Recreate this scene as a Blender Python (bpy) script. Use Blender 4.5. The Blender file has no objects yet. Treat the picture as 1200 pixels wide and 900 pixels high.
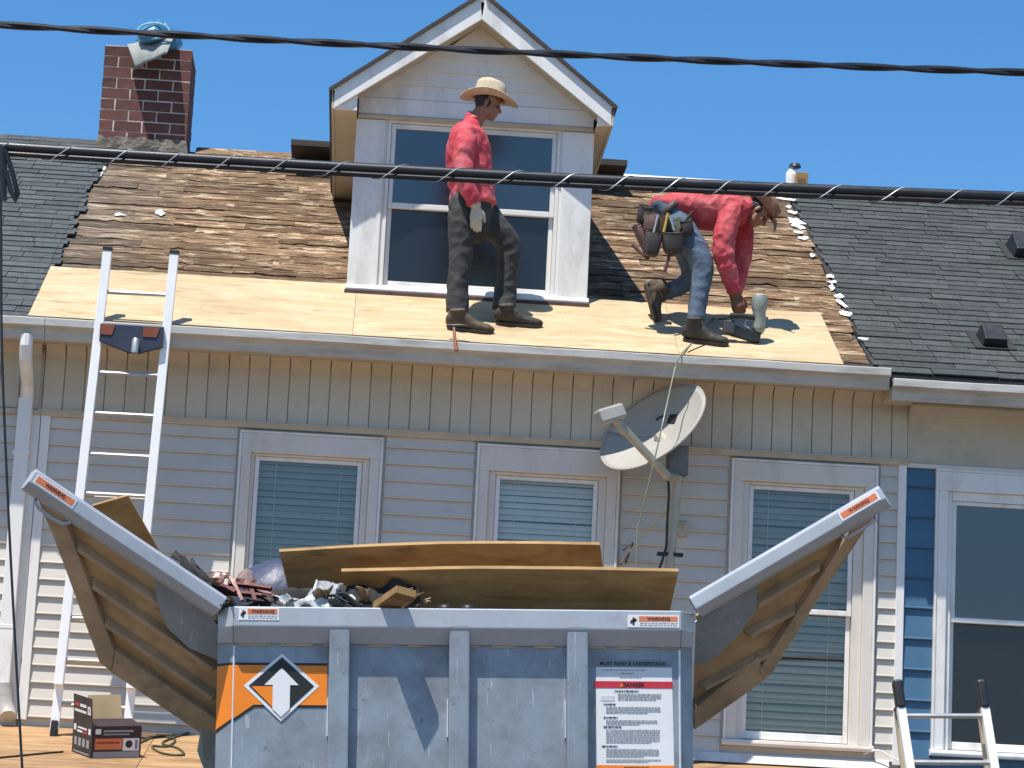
import bpy, bmesh, math, random
from mathutils import Vector, Matrix, noise, Quaternion
random.seed(7)
R = math.radians
scene = bpy.context.scene
C = scene.collection

# ------------------------------------------------------------------ camera
YAW, PITCH, ROLL, FPX, DIST, EYE = R(2.887), R(10.954), R(2.812), 3305.7, 21.0, 1.6
_F = Vector((math.sin(YAW), math.cos(YAW), 0)); _R = Vector((math.cos(YAW), -math.sin(YAW), 0)); _U = Vector((0, 0, 1))
CF = _F*math.cos(PITCH) + _U*math.sin(PITCH)
_U2 = _U*math.cos(PITCH) - _F*math.sin(PITCH)
CU = _U2*math.cos(ROLL) - _R*math.sin(ROLL)
CR = _R*math.cos(ROLL) + _U2*math.sin(ROLL)
EYEP = Vector((0, -DIST, EYE))
cam = bpy.data.cameras.new('camera'); camo = bpy.data.objects.new('camera', cam); C.objects.link(camo)
cam.sensor_width = 36.0; cam.lens = FPX/1200*36.0; cam.clip_end = 3000; cam.clip_start = .1
camo.matrix_world = Matrix(((CR.x, CU.x, -CF.x, 0), (CR.y, CU.y, -CF.y, -DIST), (CR.z, CU.z, -CF.z, EYE), (0, 0, 0, 1)))
scene.camera = camo

# ------------------------------------------------------------------ light
SUNV = Vector((-.25, -.31, 1.0)).normalized()          # towards the sun
elev = math.asin(SUNV.z)
world = bpy.data.worlds.new('World'); scene.world = world; world.use_nodes = True
nt = world.node_tree; nt.nodes.clear()
sky = nt.nodes.new('ShaderNodeTexSky'); sky.sky_type = 'NISHITA'; sky.sun_disc = False
sky.sun_elevation = elev; sky.sun_rotation = math.atan2(SUNV.x, SUNV.y)
sky.altitude = 300; sky.air_density = 1.0; sky.dust_density = 0.0; sky.ozone_density = 3.5
bg = nt.nodes.new('ShaderNodeBackground'); bg.inputs[1].default_value = 0.122
wo = nt.nodes.new('ShaderNodeOutputWorld')
hs_ = nt.nodes.new('ShaderNodeHueSaturation'); hs_.inputs['Saturation'].default_value = 1.28
nt.links.new(sky.outputs[0], hs_.inputs['Color']); nt.links.new(hs_.outputs[0], bg.inputs[0]); nt.links.new(bg.outputs[0], wo.inputs[0])
sl = bpy.data.lights.new('sun', 'SUN'); sl.energy = 5.0; sl.angle = R(.53); sl.color = (1.0, .955, .88)
so = bpy.data.objects.new('sun', sl); C.objects.link(so); so.location = (-10, -12, 40)
so.rotation_euler = (-SUNV).to_track_quat('-Z', 'Y').to_euler()
scene.view_settings.view_transform = 'Standard'; scene.view_settings.look = 'None'
scene.view_settings.gamma = 1.0; scene.view_settings.exposure = 0.42
scene.render.engine = 'CYCLES'
scene.cycles.max_bounces = 8

# ------------------------------------------------------------------ pixels to points
def ray(px, py):
    return (CF*FPX + CR*(px-600) - CU*(py-450)).normalized()
def onplane(px, py, p0, n):
    d = ray(px, py); return EYEP + d*((Vector(p0)-EYEP).dot(n)/d.dot(n))
def P(px, py, Y=0.0):
    return onplane(px, py, (0, Y, 0), Vector((0, 1, 0)))
EAVE = P(500, 400, -.44); RA = R(29.04)
RS = Vector((0, math.cos(RA), math.sin(RA))); RN = Vector((0, -math.sin(RA), math.cos(RA)))
def roofpt(X, s, h=0.0):                                  # point on the front roof slope, s metres up from the eave
    p = EAVE + RS*s + RN*h; return Vector((X, p.y, p.z))
def RP(px, py, h=0.0):
    return onplane(px, py, EAVE + RN*h, RN)
def roofM(X, s, h=0.0, rot=0.0):                          # local x along eave, y up the slope, z off the slope
    p = roofpt(X, s, h)
    M = Matrix(((1, 0, 0, p.x), (0, RS.y, RN.y, p.y), (0, RS.z, RN.z, p.z), (0, 0, 0, 1)))
    return M @ Matrix.Rotation(rot, 4, 'Z')

# ------------------------------------------------------------------ objects
WM = {}
def wm(o):
    return WM.get(o.name, Matrix.Identity(4))
def place(o, parent=None, M=None):
    C.objects.link(o)
    M = M if M is not None else Matrix.Identity(4)
    if parent is not None:
        o.parent = parent; o.matrix_parent_inverse = wm(parent).inverted()
    o.matrix_basis = M
    WM[o.name] = M.copy()
    return o
def tag(o, label=None, cat=None, group=None, kind=None):
    if label: o['label'] = label
    if cat: o['category'] = cat
    if group: o['group'] = group
    if kind: o['kind'] = kind
    return o
def thing(name, loc, label, cat, group=None, rot=None):
    o = bpy.data.objects.new(name, None); o.empty_display_size = .2
    M = Matrix.Translation(Vector(loc))
    if rot is not None: M = M @ rot
    place(o, None, M); return tag(o, label, cat, group)
class MB:
    def __init__(s): s.v = []; s.f = []; s.mi = []; s.cur = 0
    def add(s, vs, fs, M=None):
        b = len(s.v)
        s.v += [tuple(M @ Vector(v)) if M is not None else tuple(v) for v in vs]
        s.f += [tuple(b+i for i in f) for f in fs]; s.mi += [s.cur]*len(fs); return s
    def box(s, x0, x1, y0, y1, z0, z1, M=None):
        return s.add([(x0,y0,z0),(x1,y0,z0),(x1,y1,z0),(x0,y1,z0),(x0,y0,z1),(x1,y0,z1),(x1,y1,z1),(x0,y1,z1)],
                     [(0,3,2,1),(4,5,6,7),(0,1,5,4),(1,2,6,5),(2,3,7,6),(3,0,4,7)], M)
    def ext(s, prof, d, M=None):                          # closed profile (3d points) swept by vector d
        d = Vector(d); n = len(prof); a = [Vector(p) for p in prof]; b = [p+d for p in a]
        fs = [tuple(reversed(range(n))), tuple(range(n, 2*n))] + [(i, (i+1) % n, n+(i+1) % n, n+i) for i in range(n)]
        return s.add(a+b, fs, M)
    def profx(s, prof, x0, x1, M=None):                   # profile of (y,z) swept along x
        return s.ext([(x0, y, z) for y, z in prof], (x1-x0, 0, 0), M)
    def tube(s, pts, r, n=8, M=None, cap=True, flat=1.0):
        pts = [Vector(p) for p in pts]; rs = r if isinstance(r, (list, tuple)) else [r]*len(pts)
        vs = []; up = Vector((0, 0, 1)); prev = None
        for i, p in enumerate(pts):
            t = (pts[min(i+1, len(pts)-1)]-pts[max(i-1, 0)]).normalized()
            if prev is None:
                a = t.orthogonal().normalized() if abs(t.dot(up)) > .95 else t.cross(up).normalized()
            else:
                a = (prev - t*prev.dot(t)).normalized()
            prev = a; b = t.cross(a)
            for k in range(n):
                q = 2*math.pi*k/n; vs.append(p + a*math.cos(q)*rs[i] + b*math.sin(q)*rs[i]*flat)
        fs = [(i*n+k, i*n+(k+1) % n, (i+1)*n+(k+1) % n, (i+1)*n+k) for i in range(len(pts)-1) for k in range(n)]
        if cap: fs += [tuple(reversed(range(n))), tuple(range((len(pts)-1)*n, len(pts)*n))]
        return s.add(vs, fs, M)
    def lathe(s, prof, n=20, M=None, sx=1.0, sy=1.0):     # (r,z) profile about z
        vs = [(r*math.cos(2*math.pi*k/n)*sx, r*math.sin(2*math.pi*k/n)*sy, z) for r, z in prof for k in range(n)]
        fs = [(i*n+k, i*n+(k+1) % n, (i+1)*n+(k+1) % n, (i+1)*n+k) for i in range(len(prof)-1) for k in range(n)]
        fs += [tuple(reversed(range(n))), tuple(range((len(prof)-1)*n, len(prof)*n))]
        return s.add(vs, fs, M)
    def grid(s, fn, nu, nv, M=None):
        vs = [fn(i/nu, j/nv) for j in range(nv+1) for i in range(nu+1)]
        w = nu+1
        fs = [(j*w+i, j*w+i+1, (j+1)*w+i+1, (j+1)*w+i) for j in range(nv) for i in range(nu)]
        return s.add(vs, fs, M)
    def mesh(s, name, mat, smooth=False):
        m = bpy.data.meshes.new(name); m.from_pydata(s.v, [], s.f); m.update()
        for mt in (mat if isinstance(mat, (list, tuple)) else [mat]): m.materials.append(mt)
        if max(s.mi or [0]) > 0: m.polygons.foreach_set('material_index', s.mi)
        bm = bmesh.new(); bm.from_mesh(m); bmesh.ops.recalc_face_normals(bm, faces=bm.faces); bm.to_mesh(m); bm.free()
        if smooth:
            m.shade_smooth()
            try: m.set_sharp_from_angle(angle=R(40))
            except Exception: pass
        return m
    def build(s, name, mat, parent=None, M=None, smooth=False, bevel=0, thick=0, sub=0):
        o = bpy.data.objects.new(name, s.mesh(name, mat, smooth)); place(o, parent, M)
        if thick:
            md = o.modifiers.new('s', 'SOLIDIFY'); md.thickness = thick; md.offset = 0
        if bevel:
            md = o.modifiers.new('b', 'BEVEL'); md.width = bevel; md.segments = 2; md.limit_method = 'ANGLE'
        if sub:
            md = o.modifiers.new('u', 'SUBSURF'); md.levels = sub; md.render_levels = sub
        return o
def inst(name, mesh, parent, M):
    return place(bpy.data.objects.new(name, mesh), parent, M)
def text(body, name, size, mat, parent, M, align='CENTER', bold=0.0, sx=1.0):
    cu = bpy.data.curves.new('t', 'FONT'); cu.body = body; cu.size = size; cu.align_x = align; cu.align_y = 'CENTER'
    cu.extrude = .0006; cu.offset = bold
    t = bpy.data.objects.new('t', cu); C.objects.link(t)
    bpy.context.view_layer.update()
    me = bpy.data.meshes.new_from_object(t.evaluated_get(bpy.context.evaluated_depsgraph_get()))
    bpy.data.objects.remove(t); me.materials.clear(); me.materials.append(mat)
    if sx != 1.0: me.transform(Matrix.Scale(sx, 4, (1, 0, 0)))
    return place(bpy.data.objects.new(name, me), parent, M)

# ------------------------------------------------------------------ materials
def nodes_of(name):
    m = bpy.data.materials.new(name); m.use_nodes = True; t = m.node_tree
    return m, t, t.nodes['Principled BSDF']
def lk(t, a, b): t.links.new(a, b)
def nz(t, scale, detail=4, rough=.6, stretch=(1, 1, 1), coord='Object', w=0.0, dist=0.0):
    tc = t.nodes.new('ShaderNodeTexCoord'); mp = t.nodes.new('ShaderNodeMapping'); mp.inputs['Scale'].default_value = stretch
    lk(t, tc.outputs[coord], mp.inputs[0])
    if w:
        oi = t.nodes.new('ShaderNodeObjectInfo'); mu = t.nodes.new('ShaderNodeMath'); mu.operation = 'MULTIPLY'; mu.inputs[1].default_value = w
        lk(t, oi.outputs['Random'], mu.inputs[0]); lk(t, mu.outputs[0], mp.inputs['Location'])
    n = t.nodes.new('ShaderNodeTexNoise'); n.inputs['Scale'].default_value = scale; n.inputs['Detail'].default_value = detail
    n.inputs['Roughness'].default_value = rough; n.inputs['Distortion'].default_value = dist
    lk(t, mp.outputs[0], n.inputs['Vector']); return n.outputs['Fac']
def ramp(t, fac, stops, interp='LINEAR'):
    r = t.nodes.new('ShaderNodeValToRGB'); e = r.color_ramp.elements; r.color_ramp.interpolation = interp
    while len(e) < len(stops): e.new(.5)
    for i, (p, c) in enumerate(stops):
        e[i].position = p; e[i].color = (c, c, c, 1) if isinstance(c, (int, float)) else (*c, 1)
    lk(t, fac, r.inputs[0]); return r.outputs[0]
def mixc(t, fac, a, b, mode='MIX'):
    m = t.nodes.new('ShaderNodeMix'); m.data_type = 'RGBA'; m.blend_type = mode
    for i, v in ((0, fac), (6, a), (7, b)):
        if isinstance(v, (int, float)): m.inputs[i].default_value = v if i == 0 else (v, v, v, 1)
        elif isinstance(v, (tuple, list)): m.inputs[i].default_value = (*v, 1)
        else: lk(t, v, m.inputs[i])
    return m.outputs[2]
def bump(t, b, h, strength=.3, dist=.01):
    n = t.nodes.new('ShaderNodeBump'); n.inputs['Strength'].default_value = strength; n.inputs['Distance'].default_value = dist
    lk(t, h, n.inputs['Height']); lk(t, n.outputs[0], b.inputs['Normal'])
def sc(c, k): return tuple(min(1, x*k) for x in c)
def rnd(t, lo, hi):
    oi = t.nodes.new('ShaderNodeObjectInfo'); mr = t.nodes.new('ShaderNodeMapRange'); mr.inputs[3].default_value = lo; mr.inputs[4].default_value = hi
    lk(t, oi.outputs['Random'], mr.inputs[0]); return mr.outputs[0]
def pm(name, col, rough=.6, metal=0.0, var=.15, scale=5, stretch=(1, 1, 1), bmp=.15, bscale=80, bdist=.004, r=0.0, dirt=None, dscale=3, dlo=.5, dhi=.75, dstretch=(1, 1, 1), spec=.5, w=0.0, rvar=.1):
    m, t, b = nodes_of(name)
    c = ramp(t, nz(t, scale, 5, .62, stretch, w=w), [(.28, sc(col, 1-var)), (.72, sc(col, 1+var))])
    if dirt is not None:
        c = mixc(t, ramp(t, nz(t, dscale, 7, .7, dstretch, w=w), [(dlo, 0), (dhi, 1)]), c, dirt)
    if r: c = mixc(t, 1.0, c, rnd(t, 1-r, 1+r), 'MULTIPLY')
    lk(t, c, b.inputs['Base Color'])
    b.inputs['Metallic'].default_value = metal; b.inputs['Specular IOR Level'].default_value = spec
    rr = ramp(t, nz(t, scale*2.3, 4), [(.3, max(0, rough-rvar)), (.7, min(1, rough+rvar))]); lk(t, rr, b.inputs['Roughness'])
    if bmp: bump(t, b, nz(t, bscale, 4, .6, stretch, w=w), bmp, bdist)
    return m
M = {}
M['vinyl'] = pm('vinyl_siding', (.60, .56, .49), .5, var=.05, scale=1.6, bmp=.1, bscale=40, r=.04, dirt=(.40, .36, .30), dscale=2.2, dlo=.56, dhi=.95, dstretch=(.6, 1, 2.2))
M['vinyl_tan'] = pm('frieze_vinyl', (.54, .485, .39), .5, var=.05, scale=2, r=.035, bmp=.05, dirt=(.36, .30, .22), dscale=3, dlo=.55, dhi=.95, dstretch=(1, 1, .35))
M['trim'] = pm('white_trim', (.79, .77, .73), .42, var=.04, scale=2.5, bmp=.05, bscale=25, dirt=(.46, .42, .36), dscale=3.0, dlo=.50, dhi=.85, dstretch=(1.6, 1.6, .55))
M['casing'] = pm('casing_paint', (.69, .635, .56), .5, var=.05, scale=2, bmp=.05, bscale=30, dirt=(.46, .40, .33), dscale=3, dlo=.54, dhi=.95, dstretch=(1.6, 1.6, .55))
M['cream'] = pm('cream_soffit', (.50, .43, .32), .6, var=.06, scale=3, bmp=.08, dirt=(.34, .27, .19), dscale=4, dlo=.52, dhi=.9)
M['gutter'] = pm('gutter_aluminium', (.50, .48, .44), .38, 0.0, var=.08, scale=2, bmp=.1, bscale=14, bdist=.01, dirt=(.30, .26, .22), dscale=5, dlo=.48, dhi=.75, dstretch=(.5, 1, 3))
M['blue'] = pm('blue_siding', (.055, .14, .235), .5, var=.08, scale=3, stretch=(.4, 1, 3), bmp=.1, r=.05)
M['frieze'] = pm('painted_frieze', (.50, .445, .35), .6, var=.06, scale=1.5, bmp=.2, bscale=30, dirt=(.36, .31, .26), dscale=2.4, dlo=.5, dhi=.85)
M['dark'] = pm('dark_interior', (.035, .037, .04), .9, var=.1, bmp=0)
M['blind'] = pm('blind_slat', (.52, .47, .40), .55, var=.05, bmp=0, r=.07)
M['blind_white'] = pm('blind_slat_white', (.93, .88, .79), .55, var=.05, bmp=0, r=.05)
M['black'] = pm('black_rubber', (.016, .016, .018), .5, var=.2, bmp=.1)
M['alu'] = pm('ladder_aluminium', (.50, .50, .49), .42, .6, var=.06, scale=6, bmp=.08, bscale=60, rvar=.08)
M['white_alu'] = pm('ladder_rail', (.93, .91, .88), .32, .0, var=.05, scale=5, bmp=.05)
M['orange'] = pm('orange_paint', (.85, .24, .02), .45, var=.06, scale=4, bmp=.05, dirt=(.45, .16, .05), dscale=9, dlo=.6, dhi=.95)
M['pad'] = pm('orange_pad', (.22, .055, .022), .6, var=.15)
M['navy'] = pm('navy_plastic', (.03, .035, .06), .45, var=.15, bmp=.05)
M['mortar'] = pm('mortar', (.66, .57, .50), .9, var=.12, scale=18, bmp=.5, bscale=70)
M['brick'] = pm('red_brick', (.13, .048, .036), .85, var=.25, scale=14, bmp=.5, bscale=90, r=.32, dirt=(.30, .20, .15), dscale=11, dlo=.62, dhi=.95, w=40)
M['rubble'] = pm('chimney_base_mortar', (.17, .145, .115), .95, var=.4, scale=9, bmp=.8, bscale=30, bdist=.02, dirt=(.10, .08, .06), dscale=8)
M['white_scrap'] = pm('white_scrap', (.80, .80, .77), .6, var=.06, bmp=.3, bscale=30, dirt=(.45, .4, .33), dscale=9, dlo=.6, dhi=.9)
M['felt'] = pm('black_felt', (.022, .021, .020), .8, var=.3, scale=9, bmp=.4, bscale=90)
M['tarboard'] = pm('tarred_board', (.06, .048, .04), .85, var=.3, scale=6, stretch=(.4, 2, 2), bmp=.3)
M['cable'] = pm('cable_sheath', (.012, .013, .017), .42, var=.2, bmp=.1, spec=.5)
M['wire'] = pm('lashing_wire', (.42, .43, .45), .5, .6, var=.1, bmp=0)
M['road_bounce'] = pm('road_bounce_brown', (.10, .075, .055), .9, var=.2, scale=3, bmp=.6, bscale=120)  # unseen road surface, its brown chosen to bounce warm light upward
M['concrete'] = pm('concrete', (.22, .195, .165), .9, var=.1, scale=2, bmp=.4, bscale=60)
M['grass'] = pm('verge', (.07, .06, .04), .95, var=.3, scale=2, bmp=.6, bscale=40)
def mat_glass(name, tint, refl, rough=.02, through=1.0):
    m = bpy.data.materials.new(name); m.use_nodes = True; t = m.node_tree; t.nodes.clear()
    tr = t.nodes.new('ShaderNodeBsdfTransparent'); tr.inputs[0].default_value = (*tint, 1)
    gl = t.nodes.new('ShaderNodeBsdfGlossy'); gl.inputs['Roughness'].default_value = rough
    fr = t.nodes.new('ShaderNodeFresnel'); fr.inputs[0].default_value = 1.5
    ad = t.nodes.new('ShaderNodeMath'); ad.operation = 'MULTIPLY_ADD'; ad.inputs[1].default_value = .9; ad.inputs[2].default_value = refl; ad.use_clamp = True
    lk(t, fr.outputs[0], ad.inputs[0])
    mx = t.nodes.new('ShaderNodeMixShader'); lk(t, ad.outputs[0], mx.inputs[0]); lk(t, tr.outputs[0], mx.inputs[1]); lk(t, gl.outputs[0], mx.inputs[2])
    bn = t.nodes.new('ShaderNodeBump'); bn.inputs['Strength'].default_value = .02; bn.inputs['Distance'].default_value = .05
    lk(t, nz(t, 1.2, 1), bn.inputs['Height']); lk(t, bn.outputs[0], gl.inputs['Normal'])
    o = t.nodes.new('ShaderNodeOutputMaterial'); lk(t, mx.outputs[0], o.inputs[0]); return m
M['glass'] = mat_glass('window_glass', (.92, .92, .90), .03)
M['glass_light'] = mat_glass('window_glass_light', (.97, .97, .96), .015)
M['glass_blue'] = mat_glass('window_glass_clear', (.5, .6, .66), .10, .3)
M['screen'] = mat_glass('insect_screen_glass', (.42, .45, .46), .05, .35)
def mat_planks():
    m, t, b = nodes_of('weathered_roof_boards')
    grain = nz(t, 5, 8, .75, (.9, 7, 7), 'Object', w=30, dist=.6)
    patch = nz(t, 2.6, 6, .7, (1.3, 3.2, 3), 'Object', w=50, dist=.4)
    base = ramp(t, grain, [(.34, (.034, .02, .012)), (.45, (.15, .088, .048)), (.54, (.30, .187, .103)), (.66, (.50, .355, .21))])
    pale = ramp(t, patch, [(.54, 0), (.60, 1)])
    c = mixc(t, pale, base, (.60, .46, .30))
    dk = ramp(t, nz(t, 4, 6, .7, (.8, 5, 3), 'Object', w=70), [(.56, 0), (.64, .8)])
    c = mixc(t, dk, c, (.05, .033, .022))
    geo = t.nodes.new('ShaderNodeNewGeometry'); sx = t.nodes.new('ShaderNodeSeparateXYZ'); lk(t, geo.outputs['Position'], sx.inputs[0])
    ad = t.nodes.new('ShaderNodeMath'); ad.operation = 'ADD'; lk(t, sx.outputs[0], ad.inputs[0])
    ns = t.nodes.new('ShaderNodeTexNoise'); ns.inputs['Scale'].default_value = 1.7; ns.inputs['Detail'].default_value = 5; lk(t, geo.outputs['Position'], ns.inputs['Vector'])
    lk(t, ns.outputs['Fac'], ad.inputs[1])
    mr = t.nodes.new('ShaderNodeMapRange'); mr.inputs[1].default_value = -1.95; mr.inputs[2].default_value = -1.1; mr.inputs[3].default_value = .5; mr.inputs[4].default_value = 0
    lk(t, ad.outputs[0], mr.inputs[0])
    c = mixc(t, mr.outputs[0], c, mixc(t, ramp(t, grain, [(.35, 0), (.65, 1)]), (.06, .056, .048), (.30, .28, .24)))
    c = mixc(t, 1.0, c, rnd(t, .45, 1.0), 'MULTIPLY')
    lk(t, c, b.inputs['Base Color']); b.inputs['Roughness'].default_value = .9; b.inputs['Specular IOR Level'].default_value = .2
    bump(t, b, nz(t, 9, 7, .75, (.5, 9, 6), 'Object', w=30), .6, .014); return m
M['planks'] = mat_planks()
def mat_ply(name, light, mid, rr=.06):
    m, t, b = nodes_of(name)
    g = nz(t, 2.0, 7, .6, (.8, 3.2, 3.2), 'Object', w=20, dist=1.2)
    c = ramp(t, g, [(.33, mid), (.60, light)])
    k = ramp(t, nz(t, 2.3, 4, .6, (1.2, 4.5, 4.5), 'Object', w=35), [(.60, 0), (.68, .6)])
    c = mixc(t, k, c, sc(mid, .62))
    s = ramp(t, nz(t, 1.3, 6, .7, (1, 1, 1), 'Object', w=15), [(.50, 0), (.68, .4)])
    c = mixc(t, s, c, sc(mid, .75))
    c = mixc(t, 1.0, c, rnd(t, 1-rr, 1+rr), 'MULTIPLY')
    lk(t, c, b.inputs['Base Color']); b.inputs['Roughness'].default_value = .72; b.inputs['Specular IOR Level'].default_value = .3
    bump(t, b, nz(t, 8, 6, .7, (.5, 8, 8), 'Object', w=20), .25, .004); return m
M['ply'] = mat_ply('new_plywood', (.545, .43, .265), (.44, .31, .165))
M['ply_old'] = mat_ply('stained_plywood', (.38, .235, .095), (.23, .125, .045), .12)
M['porch'] = mat_ply('porch_sheathing', (.42, .26, .13), (.24, .135, .06), .1)
def mat_shingle(name, a, bcol):
    m, t, b = nodes_of(name)
    c = ramp(t, nz(t, 9, 6, .75, (1, 1, 1), 'Object', w=60), [(.32, a), (.68, bcol)])
    sp = ramp(t, nz(t, 140, 2, .5), [(.60, 0), (.66, 1)])
    c = mixc(t, sp, c, sc(bcol, 1.9))
    c = mixc(t, 1.0, c, rnd(t, .82, 1.18), 'MULTIPLY')
    lk(t, c, b.inputs['Base Color']); b.inputs['Roughness'].default_value = .92; b.inputs['Specular IOR Level'].default_value = .25
    bump(t, b, nz(t, 160, 3, .7), .6, .004); return m
M['shingle'] = mat_shingle('charcoal_shingle', (.036, .040, .039), (.074, .080, .077))
M['shingle_left'] = mat_shingle('slate_grey_shingle', (.045, .051, .053), (.090, .100, .102))
# ================================================================== setting
MB().box(-400, 400, -400, 600, -.5, -.02).build('ground', M['grass'])['kind'] = 'structure'
MB().box(-200, 200, -16, -4.9, -.3, 0.0).build('road', M['road_bounce'])['kind'] = 'structure'
MB().box(-200, 200, -4.9, -4.72, -.3, .13).build('kerb', M['concrete'], bevel=.015)['kind'] = 'structure'
MB().box(-200, 200, -4.72, -2.75, -.3, .125).build('pavement', M['concrete'])['kind'] = 'structure'
MB().box(-200, 200, -16.18, -16, -.3, .13).build('kerb', M['concrete'], bevel=.015)['kind'] = 'structure'
MB().box(-200, 200, -26, -16.18, -.3, .125).build('pavement', M['concrete'])['kind'] = 'structure'

# ================================================================== houses
ZB, ZF, ZS = 2.965, 5.255, 5.745                 # wall foot over the porch, frieze foot, soffit
house = thing('row_house', (.8, 5, 0), 'beige vinyl sided row house with stripped board roof and white dormer', 'house')
left = thing('row_house', (-5, 5, 0), 'row house with slate grey shingle roof beside the brick chimney', 'house')
right = thing('row_house', (7, 5, 0), 'blue sided row house with intact charcoal shingle roof and box vents', 'house')

WINS = [(-.965, .113, 3.03, 5.19), (.822, 1.906, 3.03, 5.19), (2.752, 3.87, 3.03, 5.19)]
wl = MB()
xs = [-2.45] + [v for w in WINS for v in (w[0]+.08, w[1]-.08)] + [4.085]
for i in range(0, len(xs), 2): wl.box(xs[i], xs[i+1], 0, .2, 0, 5.76)
for w in WINS:
    wl.box(w[0]+.08, w[1]-.08, .001, .199, 5.08, 5.75); wl.box(w[0]+.08, w[1]-.08, .001, .199, 0, 3.08)
wall = wl.build('wall', M['vinyl'], house)
def course(x0, x1, z, h, by, ty, mat, parent, name='siding_board'):
    return MB().profx([(-.001, z+.018), (by+.005, z+.018), (by+.0015, z+.001), (by, z), (by-.003, z+.007), (by+.001, z+.02), (ty, z+h+.02), (-.001, z+h+.02)], x0, x1).build(name, mat, parent)
segs = [(-2.385, -.985), (.133, .802), (1.926, 2.732), (3.89, 4.028)]
CH = .127; ncr = 18
for x0, x1 in segs:
    for i in range(ncr):
        z = ZB + i*CH
        if z + CH > ZF + .03: continue
        b = random.uniform(-.0015, .0015)
        course(x0 + random.uniform(0, .003), x1, z, CH, -.027+b, -.006, M['vinyl'], wall)
# corner posts and frieze
for nm, x0, x1 in (('corner_post', -2.455, -2.385), ('corner_post', 4.028, 4.09)):
    MB().box(x0, x1, -.042, 0, ZB-.02, ZF-.005).build(nm, M['trim'], house, bevel=.004)
MB().profx([(0, ZF-.045), (-.046, ZF-.045), (-.05, ZF-.035), (-.05, ZF-.012), (-.062, ZF-.008), (-.062, ZF+.004), (0, ZF+.004)], -2.47, 4.10).build('frieze_moulding', M['cream'], house, bevel=.002)
fz = MB().box(-2.46, 4.095, -.02, 0, ZF, ZS+.01).build('frieze', M['vinyl_tan'], house)
x = -2.455; k = 0
while x < 4.05:
    w = .153
    e = min(x+w-.007, 4.09)
    MB().profx([(-.018, ZF+.006), (-.036, ZF+.006), (-.036, ZF+.405), (-.043, ZF+.43), (-.075, ZS-.02), (-.12, ZS+.003), (-.018, ZS+.003)], x, e).build('soffit_panel', M['vinyl_tan'], fz, bevel=.003)
    x += w
MB().box(-2.46, 4.09, -.40, -.01, ZS+.004, ZS+.02).build('soffit', M['cream'], house)
MB().box(-2.52, 3.86, -.425, -.401, ZS-.035, 5.835).build('fascia', M['cream'], house, bevel=.003)

def gutter(name, x0, x1, ztop, yf, parent, n=60, cap=True):
    prof = [(yf+.085, ztop-.155), (yf+.066, ztop-.152), (yf+.062, ztop-.145), (yf+.058, ztop-.082), (yf+.05, ztop-.070), (yf+.008, ztop-.062), (yf, ztop-.056), (yf, ztop-.006), (yf+.006, ztop), (yf+.016, ztop-.004)]
    back = [(yf+.02, ztop-.01), (yf+.012, ztop-.05), (yf+.05, ztop-.07), (yf+.085, ztop-.11), (yf+.085, ztop-.148)]
    mb = MB(); allp = prof
    def fn(u, v):
        X = x0+(x1-x0)*u; i = min(int(round(v*(len(allp)-1))), len(allp)-1); y, z = allp[i]
        d = noise.noise(Vector((X*2.1, y*9, 3.3)))*.006 + noise.noise(Vector((X*7, z*20, 1)))*.0025
        return (X, y + d*(1 if i > 3 else .5), z + d*.8)
    mb.grid(fn, n, len(allp)-1)
    mb.box(x0, x1, yf+.083, yf+.098, ztop-.156, ztop-.012)
    if cap:
        for X in (x0, x1):
            mb.ext([(X, y, z) for y, z in prof[:9]] + [(X, yf+.09, ztop), (X, yf+.09, ztop-.155)], (.003, 0, 0))
    return mb.build(name, M['gutter'], parent, smooth=True)
GZ = 5.862
gutter('gutter', -2.43, 3.86, GZ, -.515, house, 90)
for X in (-1.6, -.4, .8, 2.0, 3.1): MB().box(X, X+.02, -.50, -.42, GZ-.006, GZ-.001).build('gutter_hanger', M['gutter'], house)
gutter('gutter', -6.0, -2.436, GZ, -.515, left, 40)
gutter('gutter', 3.885, 9.0, GZ-.075, -.515, right, 50)
# downspout of the left house
dx0 = P(28, 480, -.1).x
ds = MB()
ds.tube([(dx0+.02, -.45, 5.74), (dx0+.02, -.45, 5.66), (dx0+.02, -.42, 5.58), (dx0+.02, -.30, 5.50), (dx0+.018, -.16, 5.44), (dx0+.015, -.085, 5.36), (dx0+.015, -.075, 5.28)], .05, 10)
ds.box(dx0-.045, dx0+.06, -.115, -.035, 3.16, 5.33)
dso = ds.build('downspout', M['trim'], left, bevel=.006)
MB().tube([(dx0+.01, -.075, 3.2), (dx0+.03, -.075, 3.06), (dx0+.06, -.09, 2.99), (dx0+.07, -.12, 2.955)], .062, 12).build('drain_boot', M['gutter'], left, smooth=True)
for z in (3.6, 4.9): MB().box(dx0-.055, dx0+.07, -.118, -.0, z, z+.03).build('strap', M['trim'], dso, bevel=.002)

# left neighbour: wall and frieze
lw = MB().box(-12, -2.46, .005, .2, 0, 5.76).build('wall', M['vinyl'], left)
for i in range(ncr):
    z = ZB + i*CH
    if z+CH > ZF+.03: continue
    course(-5.5, -2.56, z, CH, -.025, -.005, M['vinyl'], lw)
MB().box(-2.56, -2.46, -.035, .004, ZB-.02, ZF).build('corner_post', M['trim'], left, bevel=.004)
lf = MB().box(-6, -2.465, -.018, .004, ZF, ZS+.01).build('frieze', M['vinyl_tan'], left)
for i in range(12):
    x = -2.475-.153*(i+1)
    MB().profx([(-.016, ZF+.006), (-.034, ZF+.006), (-.034, ZF+.42), (-.07, ZS-.02), (-.12, ZS+.003), (-.016, ZS+.003)], x, x+.143).build('soffit_panel', M['vinyl_tan'], lf, bevel=.003)
MB().box(-6, -2.462, -.40, -.01, ZS+.004, ZS+.02).build('soffit', M['cream'], left)
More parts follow.
